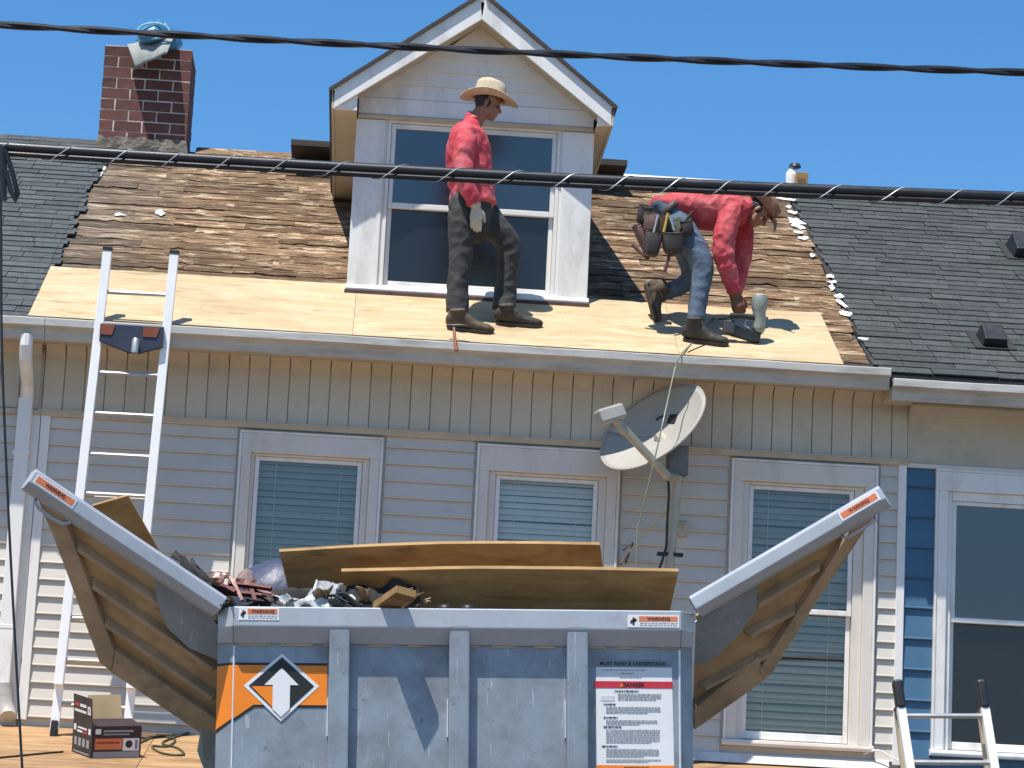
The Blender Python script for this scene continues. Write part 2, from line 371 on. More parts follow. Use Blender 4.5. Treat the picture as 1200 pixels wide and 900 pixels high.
MB().box(-6, -2.522, -.425, -.401, ZS-.035, 5.835).build('fascia', M['cream'], left)
MB().box(-6, -2.46, -.055, .003, ZF-.04, ZF-.004).build('frieze_moulding', M['cream'], left)

# right neighbour: blue boards, frieze, soffit
BW = (4.315, 5.60, 3.03, 5.20)
rw = MB()
rw.box(4.09, BW[0]+.08, .005, .2, 0, 5.7); rw.box(BW[1]-.08, 12, .005, .2, 0, 5.7)
rw.box(BW[0]+.08, BW[1]-.08, .006, .199, 5.09, 5.69); rw.box(BW[0]+.08, BW[1]-.08, .006, .199, 0, 3.08)
rwall = rw.build('wall', M['blue'], right)
bh = .232
for i in range(10):
    z = ZB + i*bh; h = min(bh, 5.235-z)
    if h > .05:
        course(4.092, BW[0]-.002, z, h, -.026, -.003, M['blue'], rwall); course(BW[1]+.002, 9, z, h, -.026, -.003, M['blue'], rwall)
MB().profx([(.0, 5.235), (-.03, 5.235), (-.03, 5.50), (-.05, 5.52), (-.05, 5.56), (-.085, 5.585), (-.085, 5.60), (-.16, 5.655), (-.16, 5.675), (.0, 5.675)], 4.092, 9).build('frieze', M['frieze'], right, bevel=.003)
MB().profx([(.0, 5.20), (-.04, 5.20), (-.04, 5.232), (.0, 5.232)], 4.092, 9).build('frieze_moulding', M['casing'], right)
MB().box(4.092, 9, -.42, -.01, 5.678, 5.70).build('soffit', M['cream'], right)
MB().box(3.875, 9, -.43, -.408, 5.64, 5.80).build('fascia', M['cream'], right)
MB().box(3.87, 4.09, -.40, -.12, 5.66, 5.744).build('eave_return', M['cream'], right)

# ------------------------------------------------------------------ windows
def window(parent, w, yoff, sash_l, sash_r, sash_top, zrail, slat_mat, slat_pitch, slat_tilt, blind_to, glass, headh=.165, slats=True, low_glass=None, casing=None):
    x0, x1, z0, z1 = w; cs = casing or M['casing']
    mb = MB(); cw = .075; Y = -.05 + yoff
    mb.box(x0+.02, x0+.02+cw, Y, .0+yoff, z0+.05, z1-headh)
    mb.box(x1-.02-cw, x1-.02, Y, .0+yoff, z0+.05, z1-headh)
    mb.box(x0+.02, x1-.02, Y-.003, .0+yoff, z1-headh, z1-.018)
    win = mb.build('window', cs, parent, bevel=.004)
    jc = MB(); jc.box(x0, x0+.019, Y-.008, yoff, z0, z1-.018); jc.box(x1-.019, x1, Y-.008, yoff, z0, z1-.018); jc.box(x0, x1, Y-.008, yoff, z1-.017, z1)
    jc.build('trim_channel', M['trim'], win, bevel=.002)
    # jamb reveal
    jl, jr, jt = x0+.02+cw+.001, x1-.02-cw-.001, z1-headh-.001
    rv = MB(); rv.box(jl, sash_l-.001, -.02+yoff, .10, z0+.05, jt); rv.box(sash_r+.001, jr, -.02+yoff, .10, z0+.05, jt); rv.box(sash_l, sash_r, -.02+yoff, .10, sash_top+.001, jt)
    rv.build('jamb', cs, win, bevel=.003)
    MB().profx([(Y-.03, z0), (Y-.035, z0+.02), (Y-.03, z0+.045), (.05, z0+.055), (.05, z0)], x0-.01, x1+.01).build('sill', cs, win, bevel=.004)
    fw = .036; zb = z0+.058
    def sash(z0_, z1_, y0, y1, brail, trail):
        s = MB(); s.box(sash_l+.002, sash_l+fw, y0, y1, z0_, z1_); s.box(sash_r-fw, sash_r-.002, y0, y1, z0_, z1_)
        s.box(sash_l+fw, sash_r-fw, y0+.001, y1-.001, z1_-trail, z1_-.001); s.box(sash_l+fw, sash_r-fw, y0+.001, y1-.001, z0_+.001, z0_+brail)
        s.build('sash_frame', M['trim'], win, bevel=.004)
        return z0_+brail, z1_-trail
    a, b = sash(zrail-.02, sash_top, -.004+yoff, .03+yoff, .04, .03)
    MB().box(sash_l+fw-.004, sash_r-fw+.004, .012+yoff, .016+yoff, a-.004, b+.004).build('pane', glass, win)
    a2, b2 = sash(zb, zrail+.028, .032+yoff, .066+yoff, .06, .045)
    MB().box(sash_l+fw-.004, sash_r-fw+.004, .048+yoff, .052+yoff, a2-.004, b2+.004).build('pane', low_glass or glass, win)
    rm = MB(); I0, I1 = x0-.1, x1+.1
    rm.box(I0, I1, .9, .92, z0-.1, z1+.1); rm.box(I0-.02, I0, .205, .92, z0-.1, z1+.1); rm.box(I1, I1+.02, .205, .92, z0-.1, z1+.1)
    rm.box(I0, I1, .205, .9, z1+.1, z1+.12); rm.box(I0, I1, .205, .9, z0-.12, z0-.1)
    rm.build('dark_backing_box', M['dark'], win)  # added dark box, keeps sky light out behind the panes
    if slats:
        z = sash_top - .02
        hw = .5*slat_pitch*.97; ct, st = math.cos(slat_tilt), math.sin(slat_tilt)
        me = MB().profx([(-hw*st, -hw*ct), (-hw*st-.0016, -hw*ct+.001), (-.004, 0), (hw*st, hw*ct), (hw*st+.002, hw*ct)], sash_l-.01, sash_r+.01).mesh('slat', slat_mat)
        while z > blind_to:
            inst('slat', me, win, Matrix.Translation((0, .085+random.uniform(-.001, .001), z)) @ Matrix.Rotation(random.gauss(0, .0022), 4, 'Y') @ Matrix.Rotation(random.gauss(0, .10), 4, 'X')); z -= slat_pitch
        for fx in (.2, .8):
            X = sash_l + (sash_r-sash_l)*fx
            MB().tube([(X, .072, sash_top), (X, .072, blind_to)], .0025, 5).build('blind_cord', M['blind_white'], win)
    return win
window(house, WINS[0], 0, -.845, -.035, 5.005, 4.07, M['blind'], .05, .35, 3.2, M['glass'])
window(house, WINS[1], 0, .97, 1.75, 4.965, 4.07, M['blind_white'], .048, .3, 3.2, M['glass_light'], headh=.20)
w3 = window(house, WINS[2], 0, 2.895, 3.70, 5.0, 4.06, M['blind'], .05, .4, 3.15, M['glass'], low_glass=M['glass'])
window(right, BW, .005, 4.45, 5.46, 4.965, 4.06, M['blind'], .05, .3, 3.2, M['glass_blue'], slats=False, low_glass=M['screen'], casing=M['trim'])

# ------------------------------------------------------------------ front door step flashing above the porch
fl = MB(); X = 2.50
while X < 4.0:
    fl.profx([(-.02, 2.972), (-.05, 2.972), (-.09, 2.902), (-.085, 2.90), (-.02, 2.96)], X, X+.0105); X += .0125
flp = fl.build('corrugated_flashing', M['trim'], house)

# ------------------------------------------------------------------ porch roof
PS = R(11.0)
def porch_z(y): return 2.905 + y*math.tan(PS)
pr = MB().profx([(-.03, porch_z(0)-.03), (-2.62, porch_z(-2.62)-.03), (-2.62, porch_z(-2.62)-.16), (-.03, porch_z(0)-.16)], -6.5, 4.05).build('porch_roof', M['cream'], house)
xp = -6.3
for i in range(5):
    x1 = min(xp+2.438, 4.045)
    for (ya, yb) in ((-.03, -1.24), (-1.245, -2.465), (-2.47, -2.66)):
        MB().profx([(ya, porch_z(ya)), (yb, porch_z(yb)), (yb, porch_z(yb)-.018), (ya, porch_z(ya)-.018)], xp+.002, x1-.003).build('sheathing_panel', M['porch'], pr)
    xp = x1
for X in (-6.2, -2.5, .8, 3.9):
    MB().box(X-.06, X+.06, -2.5, -2.38, .12, porch_z(-2.45)-.12).build('porch_post', M['trim'], house, bevel=.006)
MB().box(-6.4, 4.0, -2.7, -.0, -.02, .32).build('porch_floor', M['concrete'], house)

# ------------------------------------------------------------------ roofs
XL, XR, SR = -2.56, 3.75, 5.56
def slab(name, x0, x1, srt, h, mat, parent, th=.10):
    a, b = roofpt(x0, -.02, h), roofpt(x0, srt, h)
    bk = Vector((x0, 2*b.y-a.y, a.z))
    p = [a, b, bk, bk-Vector((0, 0, th)), b-Vector((0, 0, th*1.15)), a-Vector((0, 0, th))]
    return MB().ext(p, (x1-x0, 0, 0)).build(name, mat, parent)
roof = slab('roof', XL+.004, XR-.004, SR, -.045, M['tarboard'], house)
lroof = slab('roof', -9, XL-.004, SR+.04, -.012, M['felt'], left)
rroof = slab('roof', XR+.004, 12, SR+.04, -.030, M['felt'], right)

def plank_mesh(L, W, seed):
    rg = random.Random(seed); n = max(4, int(L/.06)); vs = []
    for i in range(n+1):
        x = -L/2 + L*i/n
        e = -W/2 + (noise.noise(Vector((x*6, seed*3.7, 0)))*.022 + noise.noise(Vector((x*22, seed*1.3, 5)))*.010)
        if rg.random() < .10: e += rg.uniform(.012, .05)
        t = .017 + .007*noise.noise(Vector((x*5, seed, 9)))
        xx = x + (rg.uniform(-.012, .012) if i in (0, n) else 0)
        vs += [(xx, e, t), (xx, e+.006, .0), (xx, W/2, 0), (xx, W/2, .004)]
    fs = []
    for i in range(n):
        a, b = i*4, i*4+4
        fs += [(a, b, b+3, a+3), (a+1, b+1, b, a), (a+2, b+2, b+1, a+1), (a+3, b+3, b+2, a+2)]
    fs += [(0, 3, 2, 1), (n*4, n*4+1, n*4+2, n*4+3)]
    mb = MB(); mb.add(vs, fs); return mb.mesh('plank', M['planks'])
pk = {}
def plank(xa, xb, s, W):
    L = xb-xa; key = (round(L, 1), random.randrange(5))
    if key not in pk: pk[key] = plank_mesh(key[0], .245, len(pk)+1)
    inst('plank', pk[key], roof, roofM((xa+xb)/2, s+W/2, -.040+random.uniform(0, .008), random.gauss(0, .004)) @ Matrix.Rotation(random.gauss(.02, .012), 4, 'X') @ Matrix.Diagonal((L/key[0]*1.02, W/.205, 1, 1)))
s = 1.22; DL, DR = -.22, 1.62                      # dormer cheeks
while s < SR-.1:
    W = random.uniform(.165, .235); W = min(W, SR-s)
    spans = [(XL+random.uniform(0, .03), XR-random.uniform(0, .04))]
    if s < 3.9: spans = [(spans[0][0], DL+.05), (DR-.05, spans[0][1])]
    if s > 4.7: spans = [(-2.5, XR-.02)]
    for a, b in spans:
        x = a
        while x < b-.02:
            L = random.choice((.4, .6, .8, 1.0, 1.3, 1.7)); e = x+L
            if b-e < .3: e = b
            plank(x, e, s, W); x = e
    s += W*.97
s = 0.0
while s < 1.25:
    plank(3.40, XR-random.uniform(0, .03), s, .2); s += .195
# old board edge left of the sheets
# plywood sheets along the eave
xs = [-2.565, -.165, 2.275, 3.515]
for i in range(3):
    me = MB().box(-(xs[i+1]-xs[i])/2+.0015, (xs[i+1]-xs[i])/2-.0015, 0, 1.33, 0, .016).mesh('plywood_sheet', M['ply'])
    inst('plywood_sheet', me, roof, roofM((xs[i]+xs[i+1])/2, -.005-.004*i, .004, 0))
# nail heads on the sheets
nm_ = MB().lathe([(.006, 0), (.006, .003)], 6).mesh('nail', M['gutter'])
for i in range(3):
    for X in [xs[i]+.03+k*.4 for k in range(int((xs[i+1]-xs[i])/.4)+1)]:
        for s_ in (.05, .42, .85, 1.28): inst('nail', nm_, roof, roofM(X+random.uniform(-.02, .02), s_+random.uniform(-.02, .02), .020))
# drip edge
MB().ext([roofpt(XL, -.03, -.006), roofpt(XL, .1, -.006), roofpt(XL, .1, -.010), roofpt(XL, -.026, -.010), roofpt(XL, -.026, -.05), roofpt(XL, -.03, -.05)], (XR-XL, 0, 0)).build('drip_edge', M['felt'], roof)

def shingles(x0, x1, parent, mat, exp, smax, hbase, maxn, xlim, jag):
    ms = []
    for w in (.24, .32, .40, .5):
        L = exp*1.35
        ms.append((w, MB().add([(-w/2+.003, 0, .011), (w/2-.003, 0, .011), (w/2-.003, 0, 0), (-w/2+.003, 0, 0), (-w/2+.003, L, .001), (w/2-.003, L, .001)],
                   [(0, 1, 5, 4), (3, 2, 1, 0), (2, 5, 1), (3, 0, 4)]).mesh('shingle', mat)))
    items = []; row = 0; s = -.02
    while s < smax-.06:
        x = x0 + (random.uniform(-.0, jag) if jag > 0 else 0) - (random.random()*.2 if jag <= 0 else 0)
        while x < x1:
            w, me = random.choice(ms)
            if x+w > x1 and jag <= 0:
                w0 = x1 - x + random.uniform(jag, 0); sc_ = max(.15, w0/w)
            else: sc_ = 1
            items.append((x+w*sc_/2, s, me, sc_, random.uniform(0, .006), random.gauss(0, .004))); x += w*sc_
        row += 1; s += exp*random.uniform(.985, 1.015)
    vis = [i for i in items if xlim[0] < i[0] < xlim[1] + .17*max(0, i[1])][:10000]
    vis.sort(key=lambda i: i[1]); keep = vis[:maxn]; ks = set(id(i) for i in keep)
    for X, s, me, sc_, dh, rt in keep:
        inst('shingle', me, parent, roofM(X, s, hbase+dh, rt) @ Matrix.Diagonal((sc_, 1, 1, 1)))
    rest = MB()
    for it in items:
        if id(it) in ks: continue
        X, s, me, sc_, dh, rt = it
        rest.add([v.co for v in me.vertices], [tuple(p.vertices) for p in me.polygons], roofM(X, s, hbase+dh, rt) @ Matrix.Diagonal((sc_, 1, 1, 1)))
    if rest.v: rest.build('shingle_field', mat, parent)['kind'] = 'stuff'
shingles(-6.5, XL-.01, lroof, M['shingle_left'], .148, SR+.04, -.006, 290, (-3.75, 9), -.02)
shingles(XR+.0, 9.0, rroof, M['shingle'], .148, SR+.04, -.024, 295, (3, 5.05), .05)
# ridge caps
def ridgecap(x0, x1, parent, mat, h, step, off):
    rp = roofpt(0, SR+off, h); X = x0
    prof = [(-.17, -.098), (-.165, -.088), (0, .012), (.165, -.088), (.17, -.098), (0, -.004)]
    while X < x1:
        L = step*1.12; dz = random.uniform(0, .006)
        MB().ext([(X, rp.y+y, rp.z+z+dz) for y, z in prof], (min(L, x1-X), 0, -.006)).build('ridge_cap', mat, parent); X += step
ridgecap(-5.2, XL-.02, lroof, M['shingle_left'], .0, .28, .06)
ridgecap(XR, 8.2, rroof, M['shingle'], -.01, .28, .06)
rp = roofpt(0, SR, -.01)
for (xa, xb, mt) in ((-1.75, -.3, M['planks']), (1.7, 3.62, M['trim'])):
    MB().ext([(xa, rp.y+y, rp.z+z) for y, z in [(-.2, -.10), (-.2, -.085), (0, .028), (.2, -.085), (.2, -.1), (0, .012)]], (xb-xa, 0, 0)).build('ridge_board' if mt is M['planks'] else 'ridge_flashing', mt, roof)
# flat tarred saddle behind the dormer
MB().box(-.86, 2.2, 3.75, 4.5, 8.475, 8.535).build('saddle_board', M['tarboard'], house, bevel=.004)

# white scraps of torn flashing along the stripped edges
def scrap(X, s, L, W, seed, rot):
    rg = random.Random(seed); n = 9
    pts = [(math.cos(2*math.pi*i/n)*L*rg.uniform(.4, 1.1), math.sin(2*math.pi*i/n)*W*rg.uniform(.35, 1.0)) for i in range(n)]
    mb = MB(); vs = [(0, 0, .006)] + [(x, y, rg.uniform(.0, .010)) for x, y in pts] + [(x*.98, y*.98, -.002) for x, y in pts]
    fs = [(0, 1+i, 1+(i+1) % n) for i in range(n)] + [(1+i, 1+n+i, 1+n+(i+1) % n, 1+(i+1) % n) for i in range(n)]
    mb.add(vs, fs); mb.build('flashing_scrap', M['white_scrap'], roof, roofM(X, s, -.012, rot), smooth=False)
for i, (px, py, L, W) in enumerate([(921, 232, .10, .05), (925, 241, .04, .08), (928, 247, .05, .10), (933, 258, .085, .20), (936, 264, .08, .10), (942, 278, .05, .08), (952, 298, .03, .08), (972, 322, .06, .07), (976, 329, .07, .06), (975, 336, .035, .14), (983, 346, .06, .10), (986, 354, .03, .18), (992, 366, .07, .10), (1012, 396, .055, .05), (936, 271, .07, .06)]):
    p = RP(px, py); s_ = math.hypot(p.y-EAVE.y, p.z-EAVE.z); scrap(p.x, s_, L, W, i, random.uniform(-.3, .3))
for i, (px, py, L, W) in enumerate([(121, 194, .03, .22), (117, 204, .025, .18), (187, 248, .06, .14), (140, 250, .08, .06)]):
    p = RP(px, py); s_ = math.hypot(p.y-EAVE.y, p.z-EAVE.z); scrap(p.x, s_, L, W, 40+i, random.uniform(-.3, .3))

# roof vents on the right house
def vent(px, py, w, d, hgt):
    p = RP(px, py, -.01); s_ = math.hypot(p.y-EAVE.y, p.z-EAVE.z); Mx = roofM(p.x, s_, -.01)
    v = MB(); v.add([(-w/2, 0, 0), (w/2, 0, 0), (w/2, d, 0), (-w/2, d, 0), (-w/2*.86, -.02, hgt*.6), (w/2*.86, -.02, hgt*.6), (w/2*.8, d*.7, hgt), (-w/2*.8, d*.7, hgt)],
                    [(0, 1, 5, 4), (1, 2, 6, 5), (2, 3, 7, 6), (3, 0, 4, 7), (4, 5, 6, 7), (0, 3, 2, 1)])
    vo = v.build('roof_vent', M['black'], right, Mx, bevel=.008)
    MB().box(-w/2-.06, w/2+.06, -.05, d+.1, 0, .006).build('vent_flange', M['felt'], vo, Mx)
vent(1166, 407, .20, .30, .13)
vent(1205, 303, .26, .40, .16)

# ------------------------------------------------------------------ dormer
DY = .57; DZ0 = roofpt(0, 1.15).z; DE, DA = 7.915, 8.79; DX0, DX1, DXA = -.235, 1.635, .695
d = MB()
d.box(DX0, DX0+.24, DY, DY+.1, 6.30, DE); d.box(DX1-.25, DX1, DY, DY+.1, 6.30, DE)
d.box(DX0+.24, DX1-.25, DY, DY+.1, 7.86, DE-.001); d.box(DX0+.24, DX1-.25, DY, DY+.1, 6.30, 6.48)
d.ext([(DX0, DY+.002, DE), (DX1, DY+.002, DE), (DX1-.02, DY+.002, DE+.03), (DXA, DY+.002, DA-.12), (DX0+.02, DY+.002, DE+.03)], (0, .09, 0))
for xa, xb in ((DX0, DX0+.08), (DX1-.08, DX1)):
    d.ext([(xa, DY+.101, 6.33), (xa, DY+.101, DE), (xa, 3.5, DE), (xa, 3.3, 7.83)], (xb-xa, 0, 0))
dorm = d.build('dormer', M['trim'], house)
# cladding on the pilasters
MB().box(DX0-.008, DX0+.225, DY-.016, DY-.001, 6.498, 7.84).build('pilaster', M['trim'], dorm, bevel=.004)
MB().box(DX1-.235, DX1+.008, DY-.016, DY-.001, 6.498, 7.84).build('pilaster', M['trim'], dorm, bevel=.004)
MB().profx([(DY, 6.441), (DY-.05, 6.445), (DY-.055, 6.46), (DY-.045, 6.485), (DY-.02, 6.497), (DY, 6.497)], DX0-.02, DX1+.02).build('sill', M['trim'], dorm, bevel=.004)
MB().box(DX0-.025, DX1+.025, DY-.075, DY, 6.36, 6.440).build('base_flashing', pm('rusty_flashing', (.10, .05, .035), .7, .2, var=.4, scale=8), dorm)
MB().profx([(DY, 7.845), (DY-.03, 7.85), (DY-.034, 7.875), (DY-.022, 7.885), (DY, 7.885)], DX0, DX1).build('head_moulding', M['cream'], dorm, bevel=.002)
MB().box(DX0, DX1, DY-.022, DY-.001, 7.886, 8.02).build('frieze_board', M['trim'], dorm, bevel=.003)
# gable clapboards
zc = 8.022; kx = (DXA-DX0)/(DA-.06-DE)
while zc < DA-.30:
    h = .118
    def xr(z):
        k_ = (z-7.87)/((DA-.125)-7.87); return -.425+(DXA+.425)*k_-.015, 1.75-(1.75-DXA)*k_+.015
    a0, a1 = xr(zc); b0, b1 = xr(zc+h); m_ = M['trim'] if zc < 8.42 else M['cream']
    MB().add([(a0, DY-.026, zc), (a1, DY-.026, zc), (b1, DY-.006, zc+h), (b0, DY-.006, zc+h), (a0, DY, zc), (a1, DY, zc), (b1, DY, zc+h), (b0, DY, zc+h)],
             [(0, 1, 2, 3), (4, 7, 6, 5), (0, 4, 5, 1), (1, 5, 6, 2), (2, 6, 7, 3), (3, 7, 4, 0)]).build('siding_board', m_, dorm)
    zc += h
# dormer roof: two slopes with rake boards, boxed eaves
OV = .29; EX0, EX1, EZ = -.425, 1.75, 7.955
for sgn, ex in ((-1, EX0), (1, EX1)):
    ap = Vector((DXA, 0, DA)); ev = Vector((ex, 0, EZ)); dv = (ap-ev).normalized(); nv = Vector((-dv.z*(-sgn)*-1, 0, abs(dv.x)))
    nv = Vector((sgn*abs(dv.z), 0, abs(dv.x)))
    e2 = ev - dv*.02
    prof = [e2+nv*.03, ap+nv*.03, ap+nv*.05, e2+nv*.05]
    back = 4.3
    MB().ext([Vector((p.x, DY-OV-.02, p.z)) for p in prof], (0, back-DY+OV, 0)).build('dormer_roof', M['shingle'], dorm)
    prof = [ev+nv*.0, ap+nv*.0, ap+nv*.029, ev+nv*.029]
    MB().ext([Vector((p.x, DY-OV+.026, p.z)) for p in prof], (0, back-DY+OV-.1, 0)).build('roof_deck', M['cream'], dorm)
    # rake board: plumb-cut fascia
    apd = Vector((DXA, 0, DA-.155)); evd = Vector((ex, 0, EZ-.125))
    MB().ext([Vector((p.x, DY-OV, p.z)) for p in (ev+nv*.031, ap+nv*.031, apd, evd)], (0, .024, 0)).build('rake_board', M['trim'], dorm, bevel=.003)
    # rake soffit
    w_ = Vector((DX0 if sgn < 0 else DX1, 0, DE-.0))
    MB().ext([Vector((p.x, DY-OV+.025, p.z)) for p in (evd+Vector((-sgn*.0, 0, .06)), apd+Vector((0, 0, .05)), apd+Vector((0, 0, .03)), evd+Vector((0, 0, .04)))], (0, OV-.027, 0)).build('rake_soffit', M['cream'], dorm)
    # boxed side eave
    xa, xb = sorted((ex, (DX0-.009 if sgn < 0 else DX1+.009)))
    MB().box(xa, xb, DY-OV+.03, 3.35, EZ-.11, EZ-.09).build('eave_soffit', M['cream'], dorm)
    xo = ex-.018 if sgn < 0 else ex
    MB().box(xo, xo+.018, DY-OV+.0, 3.4, EZ-.125, EZ+.02).build('eave_fascia', M['cream'], dorm)
    MB().box(xa, xb, DY-OV+.027, DY-OV+.045, EZ-.12, EZ+.10 if False else EZ-.0).build('eave_return', M['trim'], dorm)
    # drip edge
    MB().ext([Vector((p.x, DY-OV-.028, p.z)) for p in (e2+nv*.028, ap+nv*.03, ap+nv*.056, e2+nv*.054)], (0, .006, 0)).build('drip_edge', M['tarboard'], dorm)
# dormer window
fx0, fx1 = DX0+.241, DX1-.251
fr = MB(); fr.box(fx0, fx0+.03, DY+.0, DY+.09, 6.481, 7.859); fr.box(fx1-.03, fx1, DY, DY+.09, 6.481, 7.859); fr.box(fx0+.03, fx1-.03, DY, DY+.09, 7.83, 7.859); fr.box(fx0+.03, fx1-.03, DY, DY+.09, 6.481, 6.51)
fr.build('window_frame', M['trim'], dorm, bevel=.005)
def dsash(z0, z1, y):
    s_ = MB(); a, b = fx0+.032, fx1-.032
    s_.box(a, a+.035, y, y+.03, z0, z1); s_.box(b-.035, b, y, y+.03, z0, z1); s_.box(a+.035, b-.035, y+.001, y+.029, z1-.04, z1-.001); s_.box(a+.035, b-.035, y+.001, y+.029, z0+.001, z0+.045)
    s_.build('sash', M['trim'], dorm, bevel=.004); return a+.03, b-.03, z0+.04, z1-.036
a, b, c_, e_ = dsash(7.14, 7.828, DY+.02); MB().box(a, b, DY+.033, DY+.037, c_, e_).build('pane', M['glass_blue'], dorm)
a, b, c_, e_ = dsash(6.512, 7.183, DY+.052); MB().box(a, b, DY+.065, DY+.069, c_, e_).build('pane', M['screen'], dorm)
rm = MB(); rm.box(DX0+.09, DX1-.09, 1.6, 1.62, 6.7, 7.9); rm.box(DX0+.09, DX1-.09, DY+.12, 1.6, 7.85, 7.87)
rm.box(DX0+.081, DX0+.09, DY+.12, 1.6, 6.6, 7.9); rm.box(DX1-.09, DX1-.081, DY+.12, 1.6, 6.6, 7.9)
rm.build('dark_backing_box', M['dark'], dorm)  # added dark box behind the dormer panes, blocks sky light

# ------------------------------------------------------------------ chimney
CY = 4.15
cp = [P(122, 50, CY), P(224, 60, CY), P(116, 168, CY), P(219, 172, CY)]
cx0, cx1 = (cp[0].x+cp[2].x)/2, (cp[1].x+cp[3].x)/2; cz1 = (cp[0].z+cp[1].z)/2; cz0 = 8.25; cd = .62
ch = MB().box(cx0+.004, cx1-.004, CY+.004, CY+cd-.004, cz0-.2, cz1-.004).build('chimney', M['mortar'], house)
W = cx1-cx0; NC = 10; bhh = (cz1 - 8.42)/NC
def brick_mesh(L, D, H, seed):
    rg = random.Random(seed); mb = MB()
    mb.box(-L/2, L/2, -D/2, D/2, -H/2, H/2); mb.v = [tuple(c+rg.uniform(-.003, .003) for c in v) for v in mb.v]
    return mb.mesh('brick', M['brick'])
bms = {}
def brick(xa, xb, ya, yb, za, zb):
    key = (round(xb-xa, 3), round(yb-ya, 3), random.randrange(4))
    if key not in bms: bms[key] = brick_mesh(key[0], key[1], zb-za, len(bms))
    inst('brick', bms[key], ch, Matrix.Translation(((xa+xb)/2, (ya+yb)/2+random.uniform(-.002, .002), (za+zb)/2)) @ Matrix.Rotation(random.gauss(0, .006), 4, 'Y'))
jt = .013
for r_ in range(NC):
    za = 8.42 + r_*bhh; zb = za+bhh-jt; off = (W/3.1)*(0 if r_ % 2 else .5)
    cuts = [0] + [c for c in [off+(W/3.1)*k for k in range(5)] if .05 < c < W-.05] + [W]
    for a, b in zip(cuts[:-1], cuts[1:]):
        brick(cx0+a+(jt/2 if a else 0), cx0+b-(jt/2 if b < W else 0), CY, CY+.1, za, zb)
        brick(cx0+a+(jt/2 if a else 0), cx0+b-(jt/2 if b < W else 0), CY+cd-.1, CY+cd, za, zb)
    ys = [CY+.1+jt, CY+.1+jt+(cd-.2)/2-jt, CY+.1+jt+(cd-.2)/2, CY+cd-.1-jt]
    for X in (cx0, cx1-.1):
        brick(X, X+.1, ys[0], ys[1], za, zb); brick(X, X+.1, ys[2], ys[3], za, zb)
rb = MB()
def rbf(u, v):
    q = 2*math.pi*u; cx, cy = (cx0+cx1)/2, CY+cd/2
    ex = max(abs(math.cos(q)), abs(math.sin(q))); k = (1.20-.18*v)
    n_ = noise.noise(Vector((u*30, v*5, 2)))*.035
    return (cx+math.cos(q)/ex*(W/2)*k+n_, cy+math.sin(q)/ex*(cd/2)*k*1.05+n_, 8.10+.46*v+(n_*1.2 if v > .5 else 0))
rb.grid(rbf, 48, 6); rb.build('mortar_base', M['rubble'], ch, smooth=False)
# ================================================================== raised debris container
M['steel'] = pm('galvanised_steel', (.29, .33, .375), .48, .25, var=.16, scale=3.5, bmp=.12, bscale=26, bdist=.006, dirt=(.205, .215, .225), dscale=4.5, dlo=.46, dhi=.72, rvar=.08)
def scratch(m, stretch, lo, hi, col, k):
    t = m.node_tree; b = t.nodes['Principled BSDF']; src = b.inputs['Base Color'].links[0].from_socket
    lk(t, mixc(t, ramp(t, nz(t, 6, 3, .5, stretch, dist=1.5), [(lo, 0), (hi, k)]), src, col), b.inputs['Base Color'])
scratch(M['steel'], (7, 1, .5), .66, .70, (.55, .58, .60), .6)
scratch(M['steel'], (3, 1, 3), .68, .72, (.16, .11, .08), .55)
M['rail'] = pm('rail_steel', (.47, .495, .53), .42, .25, var=.08, scale=4, bmp=.1, bscale=30, dirt=(.30, .31, .33), dscale=7, dlo=.58, dhi=.85)
M['reflect_brown'] = pm('steel_painted_reflection', (.52, .36, .20), .42, .25, var=.32, scale=2.4, stretch=(1, 1, 1.6), bmp=.15, bscale=20, dirt=(.17, .125, .085), dscale=3.5, dlo=.5, dhi=.85)  # brown reflection of the ground painted into the wing panel colour
M['reflect_brown2'] = pm('frame_steel_painted_reflection', (.47, .35, .225), .45, .3, var=.25, scale=4, bmp=.15, bscale=20, dirt=(.13, .11, .09), dscale=5, dlo=.5, dhi=.85)  # same painted ground reflection, for the wing ribs and frames
M['orange'] = pm('orange_print', (.93, .25, .012), .45, var=.05, scale=4, bmp=.05, dirt=(.55, .18, .04), dscale=9, dlo=.64, dhi=.98)
M['sticker'] = pm('white_sticker', (.80, .80, .79), .4, var=.03, bmp=0, dirt=(.6, .58, .54), dscale=12, dlo=.6, dhi=.95)
M['stick_or'] = pm('orange_sticker', (.72, .20, .08), .45, var=.08, bmp=0)
M['print_black'] = pm('black_print', (.016, .016, .017), .45, var=.1, bmp=0)
M['print_grey'] = pm('grey_print', (.30, .31, .33), .5, var=.1, bmp=0)
M['print_red'] = pm('red_print', (.55, .03, .05), .45, var=.05, bmp=0)
M['weld_glint'] = pm('weld_bead_and_glint', (.72, .74, .76), .35, .3, var=.1, bmp=.3)
M['tyre'] = pm('tyre_rubber', (.02, .02, .02), .8, var=.2, bmp=.3)
KP = (P(815, 715, -7)-P(260, 711, -7)).length/555
CO = P(537, 713, -7); CT = R(-2.55)
MC = Matrix.Translation(CO) @ Matrix.Rotation(CT, 4, 'Y')
def U(px): return (px-537)*KP
def Vv(py): return (713-py)*KP
cont = thing('debris_trailer', (CO.x, -5.4, 0), 'grey steel debris container raised on a lift with two flared wing doors', 'trailer')
def cb(mb, name, mat, parent=None, **k): return mb.build(name, mat, parent or cont, MC, **k)
FW = .075                                              # face of the wall behind the rail front
fw = MB()
fw.profx([(FW, -1.2), (FW, -.01), (FW+.02, -.01), (FW+.02, -1.2)], U(275), U(800))
fw.ext([(U(275), FW, -1.2), (U(256), FW+.09, -1.2), (U(256), FW+.11, -1.2), (U(275), FW+.02, -1.2)], (0, 0, 1.19))
